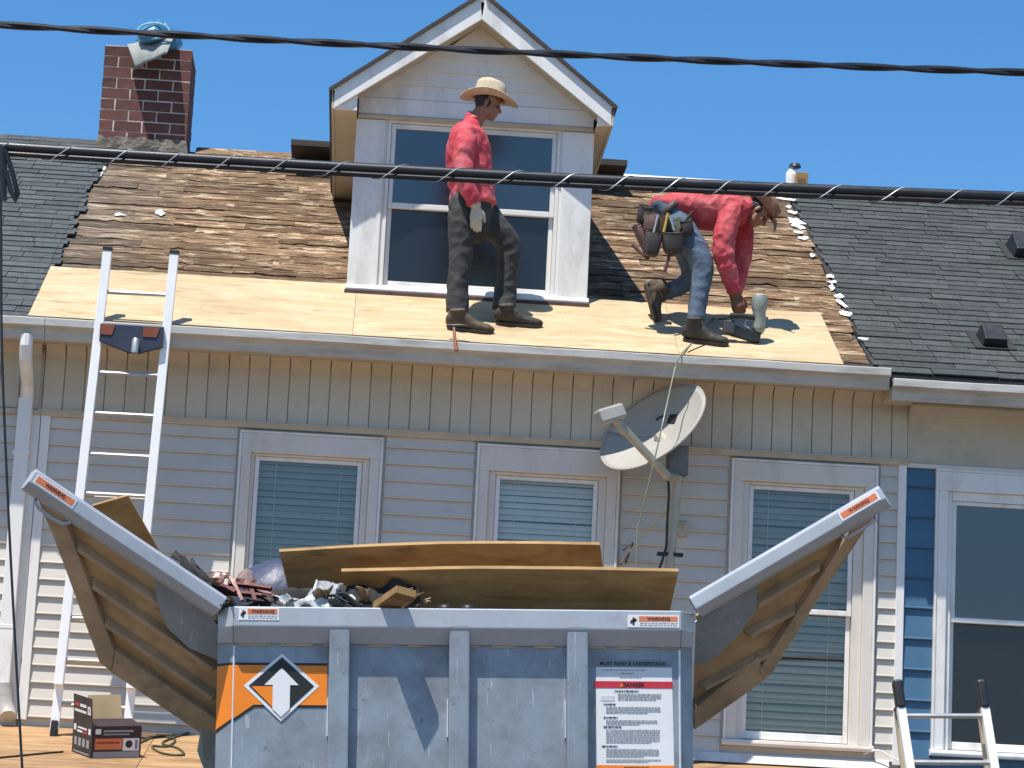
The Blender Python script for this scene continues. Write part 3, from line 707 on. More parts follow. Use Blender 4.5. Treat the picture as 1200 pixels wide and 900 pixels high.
fw.ext([(U(800), FW, -1.2), (U(817), FW+.09, -1.2), (U(817), FW+.11, -1.2), (U(800), FW+.02, -1.2)], (0, 0, 1.19))
front = cb(fw, 'front_wall', M['steel'])
rl = MB()
rl.profx([(0, 0), (0, -.098), (.055, -.178), (FW-.001, -.178), (FW-.001, -.004), (.01, 0)], U(275), U(800))
cb(rl, 'top_rail', M['rail'], bevel=.006)
for a, b in ((U(275)-.001, U(256)), (U(800)+.001, U(817))):
    cr_ = MB(); cr_.add([(a, 0, 0), (a, 0, -.098), (a, .055, -.178), (a, FW+.02, -.178), (a, FW+.02, 0), (b, .085, -.004), (b, .085, -.10), (b, .12, -.17), (b, .17, -.17), (b, .17, -.004)],
        [(0, 5, 6, 1), (1, 6, 7, 2), (2, 7, 8, 3), (3, 8, 9, 4), (4, 9, 5, 0), (0, 1, 2, 3, 4), (5, 9, 8, 7, 6)])
    cb(cr_, 'rail_corner', M['rail'], bevel=.004)
for a, b in ((387, 411), (527, 551), (665, 690)):
    po = MB(); po.profx([(FW-.002, -1.2), (.005, -1.2), (.005, -.10), (.016, -.088), (FW-.002, -.088)], U(a), U(b)); pob = cb(po, 'post', M['rail'] if False else M['steel'], bevel=.008)
    cb(MB().box(U(a)+.002, U(b)-.002, .0, .012, -.094, -.086), 'weld_glint', M['weld_glint'], pob, bevel=.003)
    cb(MB().box(U(a)-.008, U(a)-.0015, FW-.012, FW-.001, Vv(862), Vv(818)), 'weld_glint', M['weld_glint'], pob)  # pale strip drawn as a sun glint along the post edge
for X in (U(276), U(799)): cb(MB().tube([(X, FW+.0, -1.2), (X, FW+.0, -.19)], .006, 6), 'weld_glint', M['weld_glint'], front)
xw = U(281)
while xw < U(795): cb(MB().box(xw, xw+random.uniform(.08, .16), FW-.010, FW-.001, -.188, -.177), 'weld_glint', M['reflect_brown2'], front); xw += .21
for X, s_ in ((U(256), 1), (U(817), -1)):
    cb(MB().box(X, X+.02*s_ if s_ > 0 else X, FW+.112, 3.1, -1.2, -.1) if s_ > 0 else MB().box(X-.02, X, FW+.112, 3.1, -1.2, -.1), 'side_wall', M['steel'])
cb(MB().box(U(256)+.021, U(817)-.021, 3.05, 3.08, -1.2, -.35), 'rear_wall', M['steel'])
cb(MB().box(U(256)+.021, U(817)-.021, FW+.03, 3.05, -1.2, -1.16), 'container_floor', M['steel'])
# decals ---------------------------------------------------------------
dz = FW-.0025
def poly(pts, y, mat, name, parent, th=.0012):
    mb = MB(); mb.ext([(U(a), y, Vv(b)) for a, b in pts], (0, th, 0)); return cb(mb, name, mat, parent)
lg = poly([(277, 777), (385, 777), (385, 829), (301, 829), (277, 846)], dz, M['print_black'], 'logo_panel', front)
poly([(277, 780), (385, 780), (385, 826), (300, 826), (277, 842)], dz-.0015, M['orange'], 'logo_field', lg)
def poly3(pts, mat, name, off):
    mb = MB(); n_ = Vector((-.09, -(U(275)-U(256)), 0)).normalized()
    def q(a, b):
        f = (275.5-a)/19.5; return Vector((U(a), FW+.09*f, Vv(b))) + n_*off
    mb.ext([q(a, b) for a, b in pts], n_*.0012); return cb(mb, name, mat, lg)
poly3([(275.5, 777), (256.5, 777), (256.5, 858), (275.5, 846)], M['print_black'], 'logo_fold', .001)
poly3([(275.5, 780), (256.5, 780), (256.5, 854), (275.5, 842)], M['orange'], 'logo_fold', .0025)
poly([(332, 766), (376, 804), (332, 845), (288, 804)], dz-.003, M['sticker'], 'arrow_diamond', lg)
poly([(332, 770.5), (370, 804), (332, 840), (294, 804)], dz-.0045, M['print_black'], 'arrow_diamond', lg)
poly([(297, 804.5), (322, 804.5), (322, 829)], dz-.006, M['orange'], 'arrow_wedge', lg)
poly([(332, 783), (352, 803), (342, 803), (342, 830.5), (332, 840), (322, 830.5), (322, 803), (312, 803)], dz-.0075, M['sticker'], 'arrow', lg)
TX = Matrix.Rotation(R(90), 4, 'X')
def decal_text(body, px, py, h, y, mat, parent, sx=1.0, bold=.0):
    return text(body, 'lettering', h*KP, mat, parent, MC @ Matrix.Translation((U(px), y, Vv(py))) @ TX, bold=bold, sx=sx)
for x0, x1, y0 in ((281, 328, 713.5), (736, 797, 717.5)):
    w_ = x1-x0
    st = MB().box(U(x0), U(x1), -.0025, -.0012, Vv(y0+15.5), Vv(y0+1)); so_ = cb(st, 'warning_sticker', M['sticker'])
    cb(MB().box(U(x0+w_*.22), U(x1-2), -.0036, -.0026, Vv(y0+8.5), Vv(y0+2.5)), 'sticker_band', M['stick_or'], so_)
    decal_text('WARNING', x0+w_*.60, y0+5.6, 5.6, -.0042, M['print_black'], so_, bold=.0004)
    pc = MB()
    for bx in ((.06, .17, 7, 9), (.095, .135, 4, 13), (.05, .09, 9, 11), (.135, .18, 5.5, 7.2)): pc.box(U(x0+w_*bx[0]), U(x0+w_*bx[1]), -.0036, -.0026, Vv(y0+bx[3]), Vv(y0+bx[2]))
    cb(pc, 'pictogram', M['print_black'], so_)
    for yy in (10.6, 13.0):
        xx = x0+w_*.24
        while xx < x1-3:
            L = random.uniform(2, 5.5); cb(MB().box(U(xx), U(min(xx+L, x1-2)), -.0036, -.0026, Vv(y0+yy+.55), Vv(y0+yy-.55)), 'print_line', M['print_grey'], so_); xx += L+1.1
hd = poly([(697, 770), (790, 770), (790, 778), (697, 778)], dz, pm('faded_sticker', (.22, .25, .29), .5, var=.1, bmp=0), 'instruction_header', front)
decal_text('MUST READ & UNDERSTAND', 744, 774.5, 6.0, dz-.0015, M['print_black'], hd, bold=.0005)
ps = poly([(700, 778.5), (790, 778.5), (792, 901), (701, 901)], dz-.0005, M['sticker'], 'instruction_sticker', front)
poly([(698, 795), (790.5, 795), (790.5, 803), (698, 803)], dz-.002, M['print_red'], 'danger_band', ps)
decal_text('DANGER', 744, 799, 6.5, dz-.0035, M['print_black'], ps, bold=.0004)
poly([(728, 801.5), (731, 796.5), (734, 801.5)], dz-.0035, M['orange'], 'hazard_triangle', ps)
poly([(701, 893), (792, 893), (792, 901), (701, 901)], dz-.002, M['orange'], 'warning_band', ps)
poly([(733, 895), (762, 895), (762, 900.5), (733, 900.5)], dz-.0032, M['print_black'], 'warning_plate', ps)
decal_text('WARNING', 748, 897.6, 5, dz-.0046, M['orange'], ps, bold=.0003)
def para(y, x0, x1, rows, mat, hgt=.55, pitch=2.0, name='print_line'):
    mb = MB()
    for r_ in range(rows):
        xx = x0; end = x1 if r_ < rows-1 else x0+(x1-x0)*random.uniform(.5, .9)
        while xx < end:
            L = random.uniform(1.2, 5); mb.box(U(xx), U(min(xx+L, end)), dz-.003, dz-.0018, Vv(y+hgt), Vv(y-hgt)); xx += L+.8
        y += pitch
    cb(mb, name, mat, ps); return y
para(782, 708, 784, 1, M['print_grey'], .45); para(786, 730, 757, 1, M['print_grey'], .6); para(789.5, 728, 760, 1, M['print_grey'], .5)
para(806.5, 722, 755, 1, M['print_black'], .7); para(810, 726, 777, 4, M['print_grey'], .5)
poly([(706, 812), (722, 812), (722, 818), (706, 818)], dz-.002, pm('grey_picture', (.6, .6, .6), .5, var=.2, bmp=0), 'sticker_picture', ps)
para(822, 709, 737, 1, M['print_black'], .7); para(825.5, 712, 776, 4, M['print_grey'], .5)
para(837.5, 709, 737, 1, M['print_black'], .7); para(841, 712, 772, 3, M['print_grey'], .5)
para(848.5, 709, 745, 1, M['print_black'], .7); para(852, 712, 775, 8, M['print_grey'], .5)
para(871, 707, 738, 1, M['print_black'], .7); para(874.5, 712, 774, 5, M['print_grey'], .5); para(886.5, 712, 776, 2, M['print_grey'], .45)
# rubber stops on the rail
for px in (522, 549):
    cb(MB().lathe([(.036, 0), (.04, .008), (.034, .02), (.015, .028), (.001, .029)], 14, Matrix.Translation((U(px), .045, -.002))), 'rubber_stop', M['black'], smooth=True)

# wing doors ------------------------------------------------------------
def wing(A, B, D, rail_px, posts, bottom, ribs, gusset, handle, stick, plate, rail_end):
    n = (B-A).cross(D-A).normalized()
    if n.y > 0: n = -n                                  # towards the street
    Q = lambda px, py, off=0.0: onplane(px, py, A + n*off, n)
    def plt(pts, off, th, mat, name, parent=None, bevel=0):
        a = [Q(x, y, off) for x, y in pts]
        return MB().ext(a, -n*th).build(name, mat, parent or cont, bevel=bevel)
    panel = plt(plate, 0, .012, M['reflect_brown'], 'wing_door')
    for (x0, y0, x1, y1, wd) in ribs:
        d_ = (Q(x1, y1)-Q(x0, y0)).normalized(); s_ = d_.cross(n)
        a, b = Q(x0, y0), Q(x1, y1)
        vs = []
        for p in (a, b):
            e_ = .03 if p is a else -.03
            vs += [p-s_*wd, p+s_*wd, p+s_*wd*.55+n*.048+d_*e_, p-s_*wd*.55+n*.048+d_*e_]
        MB().add(vs, [(0, 1, 2, 3), (7, 6, 5, 4), (0, 4, 5, 1), (1, 5, 6, 2), (2, 6, 7, 3), (3, 7, 4, 0)]).build('rib', M['reflect_brown2'], panel, bevel=.004)
    for k_, (pts, off, th) in enumerate(posts): plt(pts, off, th, M['reflect_brown2'], 'door_frame', panel, bevel=.006)
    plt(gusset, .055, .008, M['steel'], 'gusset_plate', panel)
    # rail beam
    a, b = rail_px; d_ = (b-a).normalized(); up = (Vector((0, 0, 1)) - d_*d_.z).normalized(); f_ = d_.cross(up); f_ = f_ if f_.y < 0 else -f_
    prof = [a+f_*.06+up*.0, a+f_*.06+up*.062, a+f_*.045+up*.078, a-f_*.045+up*.078, a-f_*.045-up*.03, a+f_*.02-up*.03]
    MB().ext(prof, b-a).build('door_rail', M['rail'], panel, bevel=.005)
    MB().ext([p for p in [a+f_*.055+up*.002, a+f_*.055+up*.065, a-f_*.04+up*.07, a-f_*.04-up*.02]], -d_*.004).build('end_cap', M['black'], panel)
    L = (b-a).length
    t0, t1 = stick
    c0, c1 = (b-d_*L*t0), (b-d_*L*t1)
    f0 = f_*.0615
    MB().ext([c0+f0+up*.008, c1+f0+up*.008, c1+f0+up*.056, c0+f0+up*.056], f_*.001).build('warning_sticker', M['sticker'], panel)
    MB().ext([c0+f0+up*.018-d_*.01, c1+f0+up*.018+d_*.01, c1+f0+up*.05+d_*.01, c0+f0+up*.05-d_*.01], f_*.0022).build('sticker_band', M['stick_or'], panel)
    xdir = d_ if d_.x > 0 else -d_
    ctr = (c0+c1)/2 + f0 + f_*.003 + up*.034
    Mt = Matrix(((xdir.x, up.x, f_.x, ctr.x), (xdir.y, up.y, f_.y, ctr.y), (xdir.z, up.z, f_.z, ctr.z), (0, 0, 0, 1)))
    text('WARNING', 'lettering', .026, M['print_black'], panel, Mt, sx=.9)
    hp = [Q(x, y, o_) for x, y, o_ in handle]
    MB().tube(hp, .009, 8).build('handle', M['rail'], panel, smooth=True)
    return n, Q
A = P(256, 706, -6.88); B = P(35, 556, -7.22); D = P(240, 862, -6.25)
nL, QL = wing(A, B, D, (QL0 := P(254, 716, -6.93), P(30, 566, -7.27)),
     [([(48, 590), (72, 600), (134, 764), (130, 788), (116, 776)], .05, .075), ([(130, 788), (134, 762), (258, 846), (252, 872)], .045, .07)],
     None, [(88, 634, 250, 746, .022), (106, 678, 256, 782, .022), (120, 722, 256, 816, .022)],
     [(180, 674), (214, 690), (254, 722), (256, 774), (222, 760), (196, 736), (184, 706)],
     [(43, 583, .03), (41, 588, .09), (46, 596, .10), (60, 607, .10), (74, 614, .10), (82, 612, .09), (83, 604, .03)], (.015, .22), [(40, 575), (258, 730), (258, 870), (130, 788)], None)
A2 = P(816, 708, -6.88); B2 = P(1035, 577, -7.2); D2 = P(826, 852, -6.25)
nR, QR = wing(A2, B2, D2, (P(818, 716, -6.93), P(1040, 586, -7.25)),
     [([(1024, 598), (1004, 612), (890, 786), (896, 798), (906, 788)], .05, .075), ([(896, 798), (890, 770), (812, 832), (814, 856)], .045, .07)],
     None, [(962, 658, 880, 708, .020), (934, 709, 872, 742, .020), (908, 757, 818, 804, .020)],
     [(816, 730), (888, 684), (886, 716), (862, 748), (832, 776), (814, 780)],
     [(986, 622, .03), (988, 630, .09), (996, 629, .10), (1010, 620, .10), (1026, 610, .09), (1024, 604, .03)], (.02, .22), [(1036, 588), (816, 722), (812, 854), (896, 796)], None)
MB().tube([QR(817, 728, .04), QR(831, 774, .045)], .010, 6).build('brace_strap', M['rail'], cont)
# side pillars below the wings
MB().ext([P(236, 850, -6.5), P(254, 862, -6.5), P(251, 905, -6.6), P(240, 905, -6.6), P(231, 880, -6.55)], (0, .08, 0)).build('pillar', M['reflect_brown2'], cont)
# lift and running gear (below the picture)
lf_ = MB()
for X in (CO.x-.8, CO.x+.8):
    lf_.box(X-.05, X+.05, -6.8, -4.0, .45, .57)
    lf_.tube([(X, -6.6, .55), (X, -4.2, 2.0)], .05, 8); lf_.tube([(X, -4.2, .55), (X, -6.6, 2.0)], .05, 8)
lf_.box(CO.x-.8, CO.x+.8, -5.5, -5.35, .46, .56); lf_.box(CO.x-1.0, CO.x+1.0, -6.75, -6.6, 1.88, 2.02); lf_.box(CO.x-1.0, CO.x+1.0, -4.25, -4.1, 1.90, 2.02)
lf_.build('lift_frame', M['steel'], cont)
for X in (CO.x-1.0, CO.x+1.0):
    Mx = Matrix.Translation((X, -5.42, .36)) @ Matrix.Rotation(R(90), 4, 'Y')
    wh = MB().lathe([(.2, -.1), (.33, -.1), (.36, -.06), (.36, .06), (.33, .1), (.2, .1)], 24).build('wheel', M['tyre'], cont, Mx, smooth=True)
    MB().lathe([(.05, -.07), (.2, -.07), (.2, .07), (.05, .07)], 20).build('rim', M['rail'], wh, Mx)
    MB().tube([(X, -5.42, .36), (CO.x, -5.42, .5)], .03, 8).build('axle', M['steel'], cont)

# ------------------------------------------------------------------ debris in the container
def sheet(name, pts, th, mat, label, cat, nu=10, bend=0.0, seed=1, group=None, nrm=.004):
    a, b, c, d_ = [Vector(p) for p in pts]                # TL TR BR BL
    n_ = (b-a).cross(d_-a).normalized()
    mb = MB()
    def f(u, v):
        p = (a*(1-u)+b*u)*(1-v) + (d_*(1-u)+c*u)*v
        return p + n_*(bend*math.sin(u*math.pi) + noise.noise(Vector((u*4, v*3, seed)))*nrm)
    mb.grid(f, nu, 4)
    o = mb.build(name, mat, None, thick=th); return tag(o, label, cat, group)
sheet('plywood_offcut', [P(327, 645, -6.62), P(703, 637, -6.62), P(716, 745, -6.2), P(352, 745, -6.2)], .022, M['ply_old'], 'long stained plywood offcut, higher one, poking out of the debris container', 'board', bend=.035)
sheet('plywood_offcut', [P(400, 668, -6.80), P(795, 668, -6.80), P(778, 745, -6.45), P(432, 745, -6.45)], .022, M['ply_old'], 'long stained plywood offcut, lower one, just above the container rail', 'board', bend=.02, seed=4)
sheet('plywood_offcut', [P(108, 592, -6.3), P(150, 580, -6.3), P(192, 655, -6.05), P(140, 660, -6.05)], .018, M['ply_old'], 'small brown plywood scrap sticking up behind the left container wing', 'board', nu=4, seed=6)
bk = MB(); bk.box(-.055, .055, -.13, .13, -.02, .02)
wb = bk.build('wood_block', M['ply_old'], None, Matrix.Translation(P(462, 703, -7.02)) @ Matrix.Rotation(R(24), 4, 'Z') @ Matrix.Rotation(R(8), 4, 'Y') @ Matrix.Rotation(R(-14), 4, 'X'), bevel=.002)
tag(wb, 'short wooden block resting on the front rail of the debris container', 'wood block')
def crumple(name, pts, mat, label, cat, amp, seed, nu=18, nv=8, th=.004):
    a, b, c, d_ = [Vector(p) for p in pts]
    def f(u, v):
        p = (a*(1-u)+b*u)*(1-v) + (d_*(1-u)+c*u)*v
        q = Vector((u*5, v*3, seed)); e = 1.0 - .6*abs(v-.5)
        return p + Vector((noise.noise(q+Vector((7, 0, 0)))*amp*.6, noise.noise(q)*amp, noise.noise(q*1.7+Vector((0, 9, 0)))*amp*1.3*e))
    mb = MB(); mb.grid(f, nu, nv); o = mb.build(name, mat, None, thick=th, smooth=True); return tag(o, label, cat)
crumple('roofing_felt', [P(300, 690, -6.70), P(488, 684, -6.74), P(500, 735, -6.92), P(310, 735, -6.92)], M['felt'], 'crumpled black roofing felt heaped behind the container front rail', 'felt', .09, 3, 26, 10)
crumple('roofing_felt', [P(200, 648, -6.75), P(228, 660, -6.6), P(300, 728, -6.5), P(264, 745, -6.88)], M['felt'], 'black roofing felt draped over the hinge of the left wing door', 'felt', .05, 8, 16, 8)
crumple('plastic_sheet', [P(322, 700, -6.84), P(412, 699, -6.84), P(425, 724, -6.90), P(314, 724, -6.92)], pm('white_plastic', (.55, .55, .54), .35, var=.06, bmp=.2, bscale=20), 'crumpled white plastic sheeting bunched on the container rail', 'plastic sheet', .045, 12, 26, 12)
crumple('torn_shingle', [P(372, 680, -6.74), P(402, 684, -6.70), P(396, 700, -6.8), P(360, 700, -6.84)], M['print_grey'], 'torn grey shingle strip lying on the white plastic sheeting', 'shingle', .03, 22, 8, 5)
bl = MB(); bc = P(328, 716, -6.2)
bl.lathe([(.002, .27), (.08, .26), (.17, .215), (.24, .13), (.26, .05), (.24, -.1), (.0, -.12)], 30)
bl.v = [tuple(Vector(v)*(1+.10*noise.noise(Vector(v)*6)+.04*noise.noise(Vector(v)*17))) for v in bl.v]
tag(bl.build('refuse_bag', pm('blue_plastic_bag', (.05, .06, .11), .5, var=.15, bmp=.4, bscale=14, bdist=.02), None, Matrix.Translation(bc), smooth=True), 'rounded dark blue plastic bag behind the upper plywood offcut', 'bag')
# red brown roof jacks
jm = pm('red_brown_metal', (.09, .022, .018), .45, .3, var=.2, bmp=.1); cm = pm('copper_scrap', (.75, .42, .30), .3, .7, var=.2, bmp=.3)
rj = thing('roof_bracket', P(288, 715, -6.7), 'tangle of red brown metal roof brackets in the debris container', 'bracket')
for (x0, y0, x1, y1, w_) in ((262, 694, 322, 700, .016), (268, 684, 318, 690, .014), (290, 676, 300, 706, .014), (270, 676, 284, 704, .012), (258, 686, 276, 694, .013), (300, 690, 330, 706, .015)):
    MB().tube([P(x0, y0, -6.66), P((x0+x1)/2, (y0+y1)/2-1, -6.70), P(x1, y1, -6.74)], w_, 4).build('bracket_bar', jm, rj)
for (x, y, r_) in ((256, 672, .04), (288, 673, .055), (263, 668, .02), (296, 683, .03)):
    mb = MB(); mb.lathe([(.001, -r_), (r_*.8, -r_*.6), (r_, 0), (r_*.7, r_*.6), (.001, r_)], 9); mb.v = [tuple(Vector(v)*(1+.35*noise.noise(Vector(v)*40))) for v in mb.v]
    mb.build('copper_scrap', cm, rj, Matrix.Translation(P(x, y+6, -6.64)))

rsc = random.Random(5)
for k in range(22):
    px = rsc.choice((rsc.uniform(262, 330), rsc.uniform(330, 520), rsc.uniform(395, 500))); py = rsc.uniform(702, 712)
    c_ = P(px, py, -6.90+rsc.uniform(0, .14)); L_, W_ = rsc.uniform(.05, .11), rsc.uniform(.03, .06); mb = MB()
    Mx = Matrix.Translation(c_) @ Matrix.Rotation(rsc.uniform(0, 6.3), 4, 'Z') @ Matrix.Rotation(rsc.uniform(-.7, .7), 4, 'X') @ Matrix.Rotation(rsc.uniform(-.5, .5), 4, 'Y')
    mb.grid(lambda u, v: ((u-.5)*2*L_*(1+.25*math.sin(v*9+k)), (v-.5)*2*W_*(1+.3*math.sin(u*7+k)), .02*math.sin(u*4+k)), 6, 4)
    tag(mb.build('shingle_scrap', rsc.choice((M['felt'], M['shingle'], M['tarboard'], M['planks'])), None, Mx, thick=.005), 'small torn scrap of old roofing heaped in the debris container', 'roofing scrap', 'torn roofing scraps in the debris container')
# ================================================================== satellite dish
dsh = thing('satellite_dish', (P(788, 660, -.5).x, -.5, porch_z(-.5)), 'round grey satellite dish on a mast between the second floor windows', 'satellite dish')
mx, mb_ = P(785, 655, -.5), P(795, 558, -.5)
dn = Vector((-.60, -.545, .585)).normalized()
DC = P(771, 508, -.40)
wide = dn.cross(Vector((0, 0, 1))).normalized(); tall = wide.cross(dn).normalized()
dw = MB(); RD = .45
def dishf(u, v):
    r_ = RD*v; q = 2*math.pi*u
    return DC + wide*math.cos(q)*r_*1.0 + tall*math.sin(q)*r_*1.0 + dn*(.24*(r_*r_)/RD*1.0 - .03)
dw.grid(dishf, 48, 12)
M['dish'] = pm('dish_grey', (.37, .35, .31), .5, var=.05, scale=6, bmp=.05, dirt=(.40, .38, .34), dscale=5, dlo=.55, dhi=.9)
dd = dw.build('reflector', M['dish'], dsh, smooth=True, thick=.012)
rim = [dishf(k/48, 1.0) for k in range(49)]
MB().tube(rim, .009, 6).build('rim', M['dish'], dd, smooth=True)
M['mast'] = pm('weathered_mast', (.46, .42, .32), .5, .2, var=.15, scale=8, bmp=.1, dirt=(.22, .16, .1), dscale=8, dlo=.55, dhi=.8)
foot = Vector((mx.x - (mb_.x-mx.x)*1.3, -.5, porch_z(-.5)))
MB().tube([foot, mx, mb_], .036, 12).build('mast', M['mast'], dsh, smooth=True)
MB().box(foot.x-.12, foot.x+.12, -.64, -.36, foot.z-.03, foot.z+.02).build('mast_foot', M['mast'], dsh, bevel=.004)
br = P(790, 545, -.5)
MB().box(br.x-.055, br.x+.10, -.56, -.42, br.z-.08, br.z+.14).build('mount_bracket', pm('bracket_grey', (.16, .16, .15), .5, .4, var=.2), dsh, bevel=.012)
MB().tube([br+Vector((.02, 0, .05)), DC-dn*.02], .05, 10).build('back_arm', M['mast'], dsh)
ab, al = P(783, 559, -.66), P(718, 489, -1.0)
ad = (al-ab).normalized(); asd = ad.cross(Vector((0, 0, 1))).normalized(); aup = asd.cross(ad)
MB().ext([ab+asd*.026+aup*.022, ab-asd*.026+aup*.022, ab-asd*.026-aup*.022, ab+asd*.026-aup*.022], al-ab).build('feed_arm', M['mast'], dsh, bevel=.004)
MB().tube([ab, P(793, 558, -.52)], .03, 8).build('arm_clamp', M['mast'], dsh)
ln = MB(); ln.box(-.11, .11, -.05, .05, -.055, .055)
lno = ln.build('feed_head', M['dish'], dsh, Matrix.Translation(al+ad*.03) @ Matrix.Rotation(R(-24), 4, 'Y') @ Matrix.Rotation(R(25), 4, 'Z'), bevel=.018)
MB().lathe([(.028, 0), (.034, .03), (.034, .07), (.02, .09)], 12).build('feed_horn', M['mast'], dsh, Matrix.Translation(P(725, 497, -.95)) @ Matrix.Rotation(R(140), 4, 'Y'))
MB().tube([P(783, 562, -.62), P(784, 580, -.58), P(782, 610, -.56), P(781, 640, -.56), P(776, 657, -.56), P(772, 668, -.54)], .010, 6).build('coax_cable', M['cable'], dsh, smooth=True)
MB().tube([P(786, 594, -.48), P(760, 622, -.30), P(732, 652, -.12), P(727, 662, -.05)], .007, 6).build('mast_brace', M['mast'], dsh)
MB().tube([P(727, 662, -.06), P(736, 648, -.1), P(730, 645, -.08), P(742, 636, -.1), P(733, 660, -.06)], .006, 6).build('coax_coil', M['cable'], dsh, smooth=True)
wx = P(798, 620, -.0)
MB().box(wx.x-.03, wx.x+.04, -.07, -.02, wx.z-.06, wx.z+.06).build('wall_junction', M['mast'], dsh, bevel=.006)
MB().tube([P(802, 612, -.06), P(794, 613, -.5)], .012, 6).build('wall_strut', M['mast'], dsh)
MB().box(P(770, 652, -.5).x, P(800, 652, -.5).x, -.53, -.47, mx.z+.02, mx.z+.045).build('mast_clamp', M['black'], dsh)
# printed mark on the reflector
def dmark(pts):
    vs = []
    for (a, b) in pts:
        r2 = a*a+b*b; vs.append(DC + wide*a + tall*b + dn*(.24*r2/RD - .03 + .010))
    return vs
mk = MB()
mk.add(dmark([(-.10, .10), (-.01, .12), (-.005, .20), (-.095, .19)]), [(0, 1, 2, 3)])
for k in range(5):
    q0, q1_ = .3+.32*k, .3+.32*(k+1); mk.add(dmark([(.05+.07*math.cos(q0), .14+.06*math.sin(q0)), (.05+.07*math.cos(q1_), .14+.06*math.sin(q1_)), (.05+.045*math.cos(q1_), .14+.04*math.sin(q1_)), (.05+.045*math.cos(q0), .14+.04*math.sin(q0))]), [(0, 1, 2, 3)])
mk.build('printed_mark', M['print_black'], dd)

# ================================================================== ladders
def ladder_rail(mb, a, b, wdt, dep, side):
    t = (b-a).normalized(); s_ = Vector((1, 0, 0)); s_ = (s_-t*s_.dot(t)).normalized(); q = t.cross(s_).normalized()
    mb.ext([a+s_*wdt/2+q*dep/2, a-s_*wdt/2+q*dep/2, a-s_*wdt/2-q*dep/2, a+s_*wdt/2-q*dep/2], b-a)
PN = Vector((0, math.tan(PS), -1)).normalized()
def PR(px, py): return onplane(px, py, (0, 0, porch_z(0)), PN)
def PRz(x, y): return Vector((x, y, porch_z(y)))
f0 = PR(63, 862); f1p = PR(157, 862)
lt0, lt1 = P(127, 296, -.42), P(205, 300, -.42)
f1 = PRz(f0.x+.52, f0.y)
lad = thing('extension_ladder', ((f0.x+f1.x)/2, f0.y, f0.z), 'tall aluminium extension ladder leaning on the gutter from the porch roof', 'ladder')
t0 = (lt0-f0); t1 = (lt1-f1)
for a, t in ((f0, t0), (f1, t1)):
    m_ = MB(); off = Vector((0, -.04, 0)); ladder_rail(m_, a+t*.012, a+t*.565, .062, .06, 1); m_.build('base_rail', M['white_alu'], lad, bevel=.004)
    inw = Vector((.022 if t is t0 else -.022, 0, 0))
    m_ = MB(); ladder_rail(m_, a+t*.10+off*1.6+inw*0, a+t+off*1.6, .066, .06, 1); ro = m_.build('fly_rail', M['white_alu'], lad, bevel=.004)
    m_ = MB(); ladder_rail(m_, a+t*.998+off*1.6, a+t*1.006+off*1.6, .07, .066, 1); m_.build('rail_cap', M['black'], lad)
    m_ = MB(); ladder_rail(m_, a+t*-.004, a+t*.03, .05, .10, 1); m_.build('rubber_foot', M['black'], lad, bevel=.008)
    m_ = MB(); ladder_rail(m_, a+t*.54+off*.6, a+t*.585+off*.6, .05, .12, 1); m_.build('guide_bracket', M['alu'], lad, bevel=.006)
L = t0.length; nr = int(L/.3)
for k in range(1, 13):
    fr_ = (k*.305-.08)/L
    if fr_ > .99: break
    a, b = f0+t0*fr_, f1+t1*fr_
    off = Vector((0, -.064, 0)) if fr_ > .5 else Vector((0, 0, 0))
    MB().tube([a+off, b+off], .016, 8).build('rung', M['alu'], lad)
    if fr_ < .56 and fr_ > .12: MB().tube([a+Vector((0, -.064, .012)), b+Vector((0, -.064, .012))], .016, 8).build('rung', M['alu'], lad)
# stand-off bracket at the gutter
lx0, lx1 = P(117, 390, -.54).x, P(192, 390, -.54).x; zt, zb2 = P(150, 381, -.54).z, P(150, 413, -.54).z
so2 = MB().ext([(lx0, -.56, zt), (lx1, -.56, zt), (lx1, -.56, zb2+.05), (lx0+.30, -.56, zb2-.005), (lx0+.22, -.56, zb2-.005), (lx0, -.56, zb2+.07)], (0, .035, 0)).build('standoff_plate', M['navy'], lad, bevel=.005)
for xa, xb in ((lx0+.01, lx0+.11), (lx1-.15, lx1-.03)):
    MB().ext([(xa, -.567, zt-.005), (xb, -.567, zt-.012), (xb-.02, -.567, zt-.085), (xa, -.567, zt-.085)], (0, .005, 0)).build('orange_pad', M['pad'], so2)
cxm = lx0+.27
MB().tube([(cxm, -.60, zb2-.01), (cxm, -.595, zb2+.07), (cxm, -.585, zb2+.085)], .027, 10).build('standoff_post', M['alu'], so2, smooth=True)

t_ = (P(1052, 805, -2.72), P(1150, 805, -2.72)); b_ = [Vector((p.x+.42, -3.35, .13)) for p in t_]
lad2 = thing('ladder', ((b_[0].x+b_[1].x)/2, -3.35, .13), 'short ladder with black rubber tips standing in front of the blue siding', 'ladder')
for a, b in zip(b_, t_):
    m_ = MB(); ladder_rail(m_, a, b, .055, .06, 1); m_.build('rail', M['white_alu'], lad2, bevel=.004)
    t = (b-a).normalized()
    m_ = MB(); ladder_rail(m_, b-t*.15, b+t*.045, .062, .085, 1); m_.build('rubber_tip', M['black'], lad2, bevel=.018)
    m_ = MB(); o_ = Vector((-.015, .09, 0)); ladder_rail(m_, a+o_+Vector((.0, .5, 0)), b+o_-t*.16, .028, .04, 1); m_.build('rear_rail', pm('yellowed_rail', (.55, .47, .30), .5, .1), lad2, bevel=.004)
    m_ = MB(); ladder_rail(m_, b-t*.20+o_*.5, b-t*.13+o_*.5, .04, .12, 1); m_.build('hinge_plate', M['black'], lad2)
Lr = (t_[0]-b_[0]).length; k = 0
s_ = Lr-.195
while s_ > .2:
    a, b = b_[0].lerp(t_[0], s_/Lr), b_[1].lerp(t_[1], s_/Lr); MB().tube([a, b], .017, 8).build('rung', M['alu'], lad2); s_ -= .31

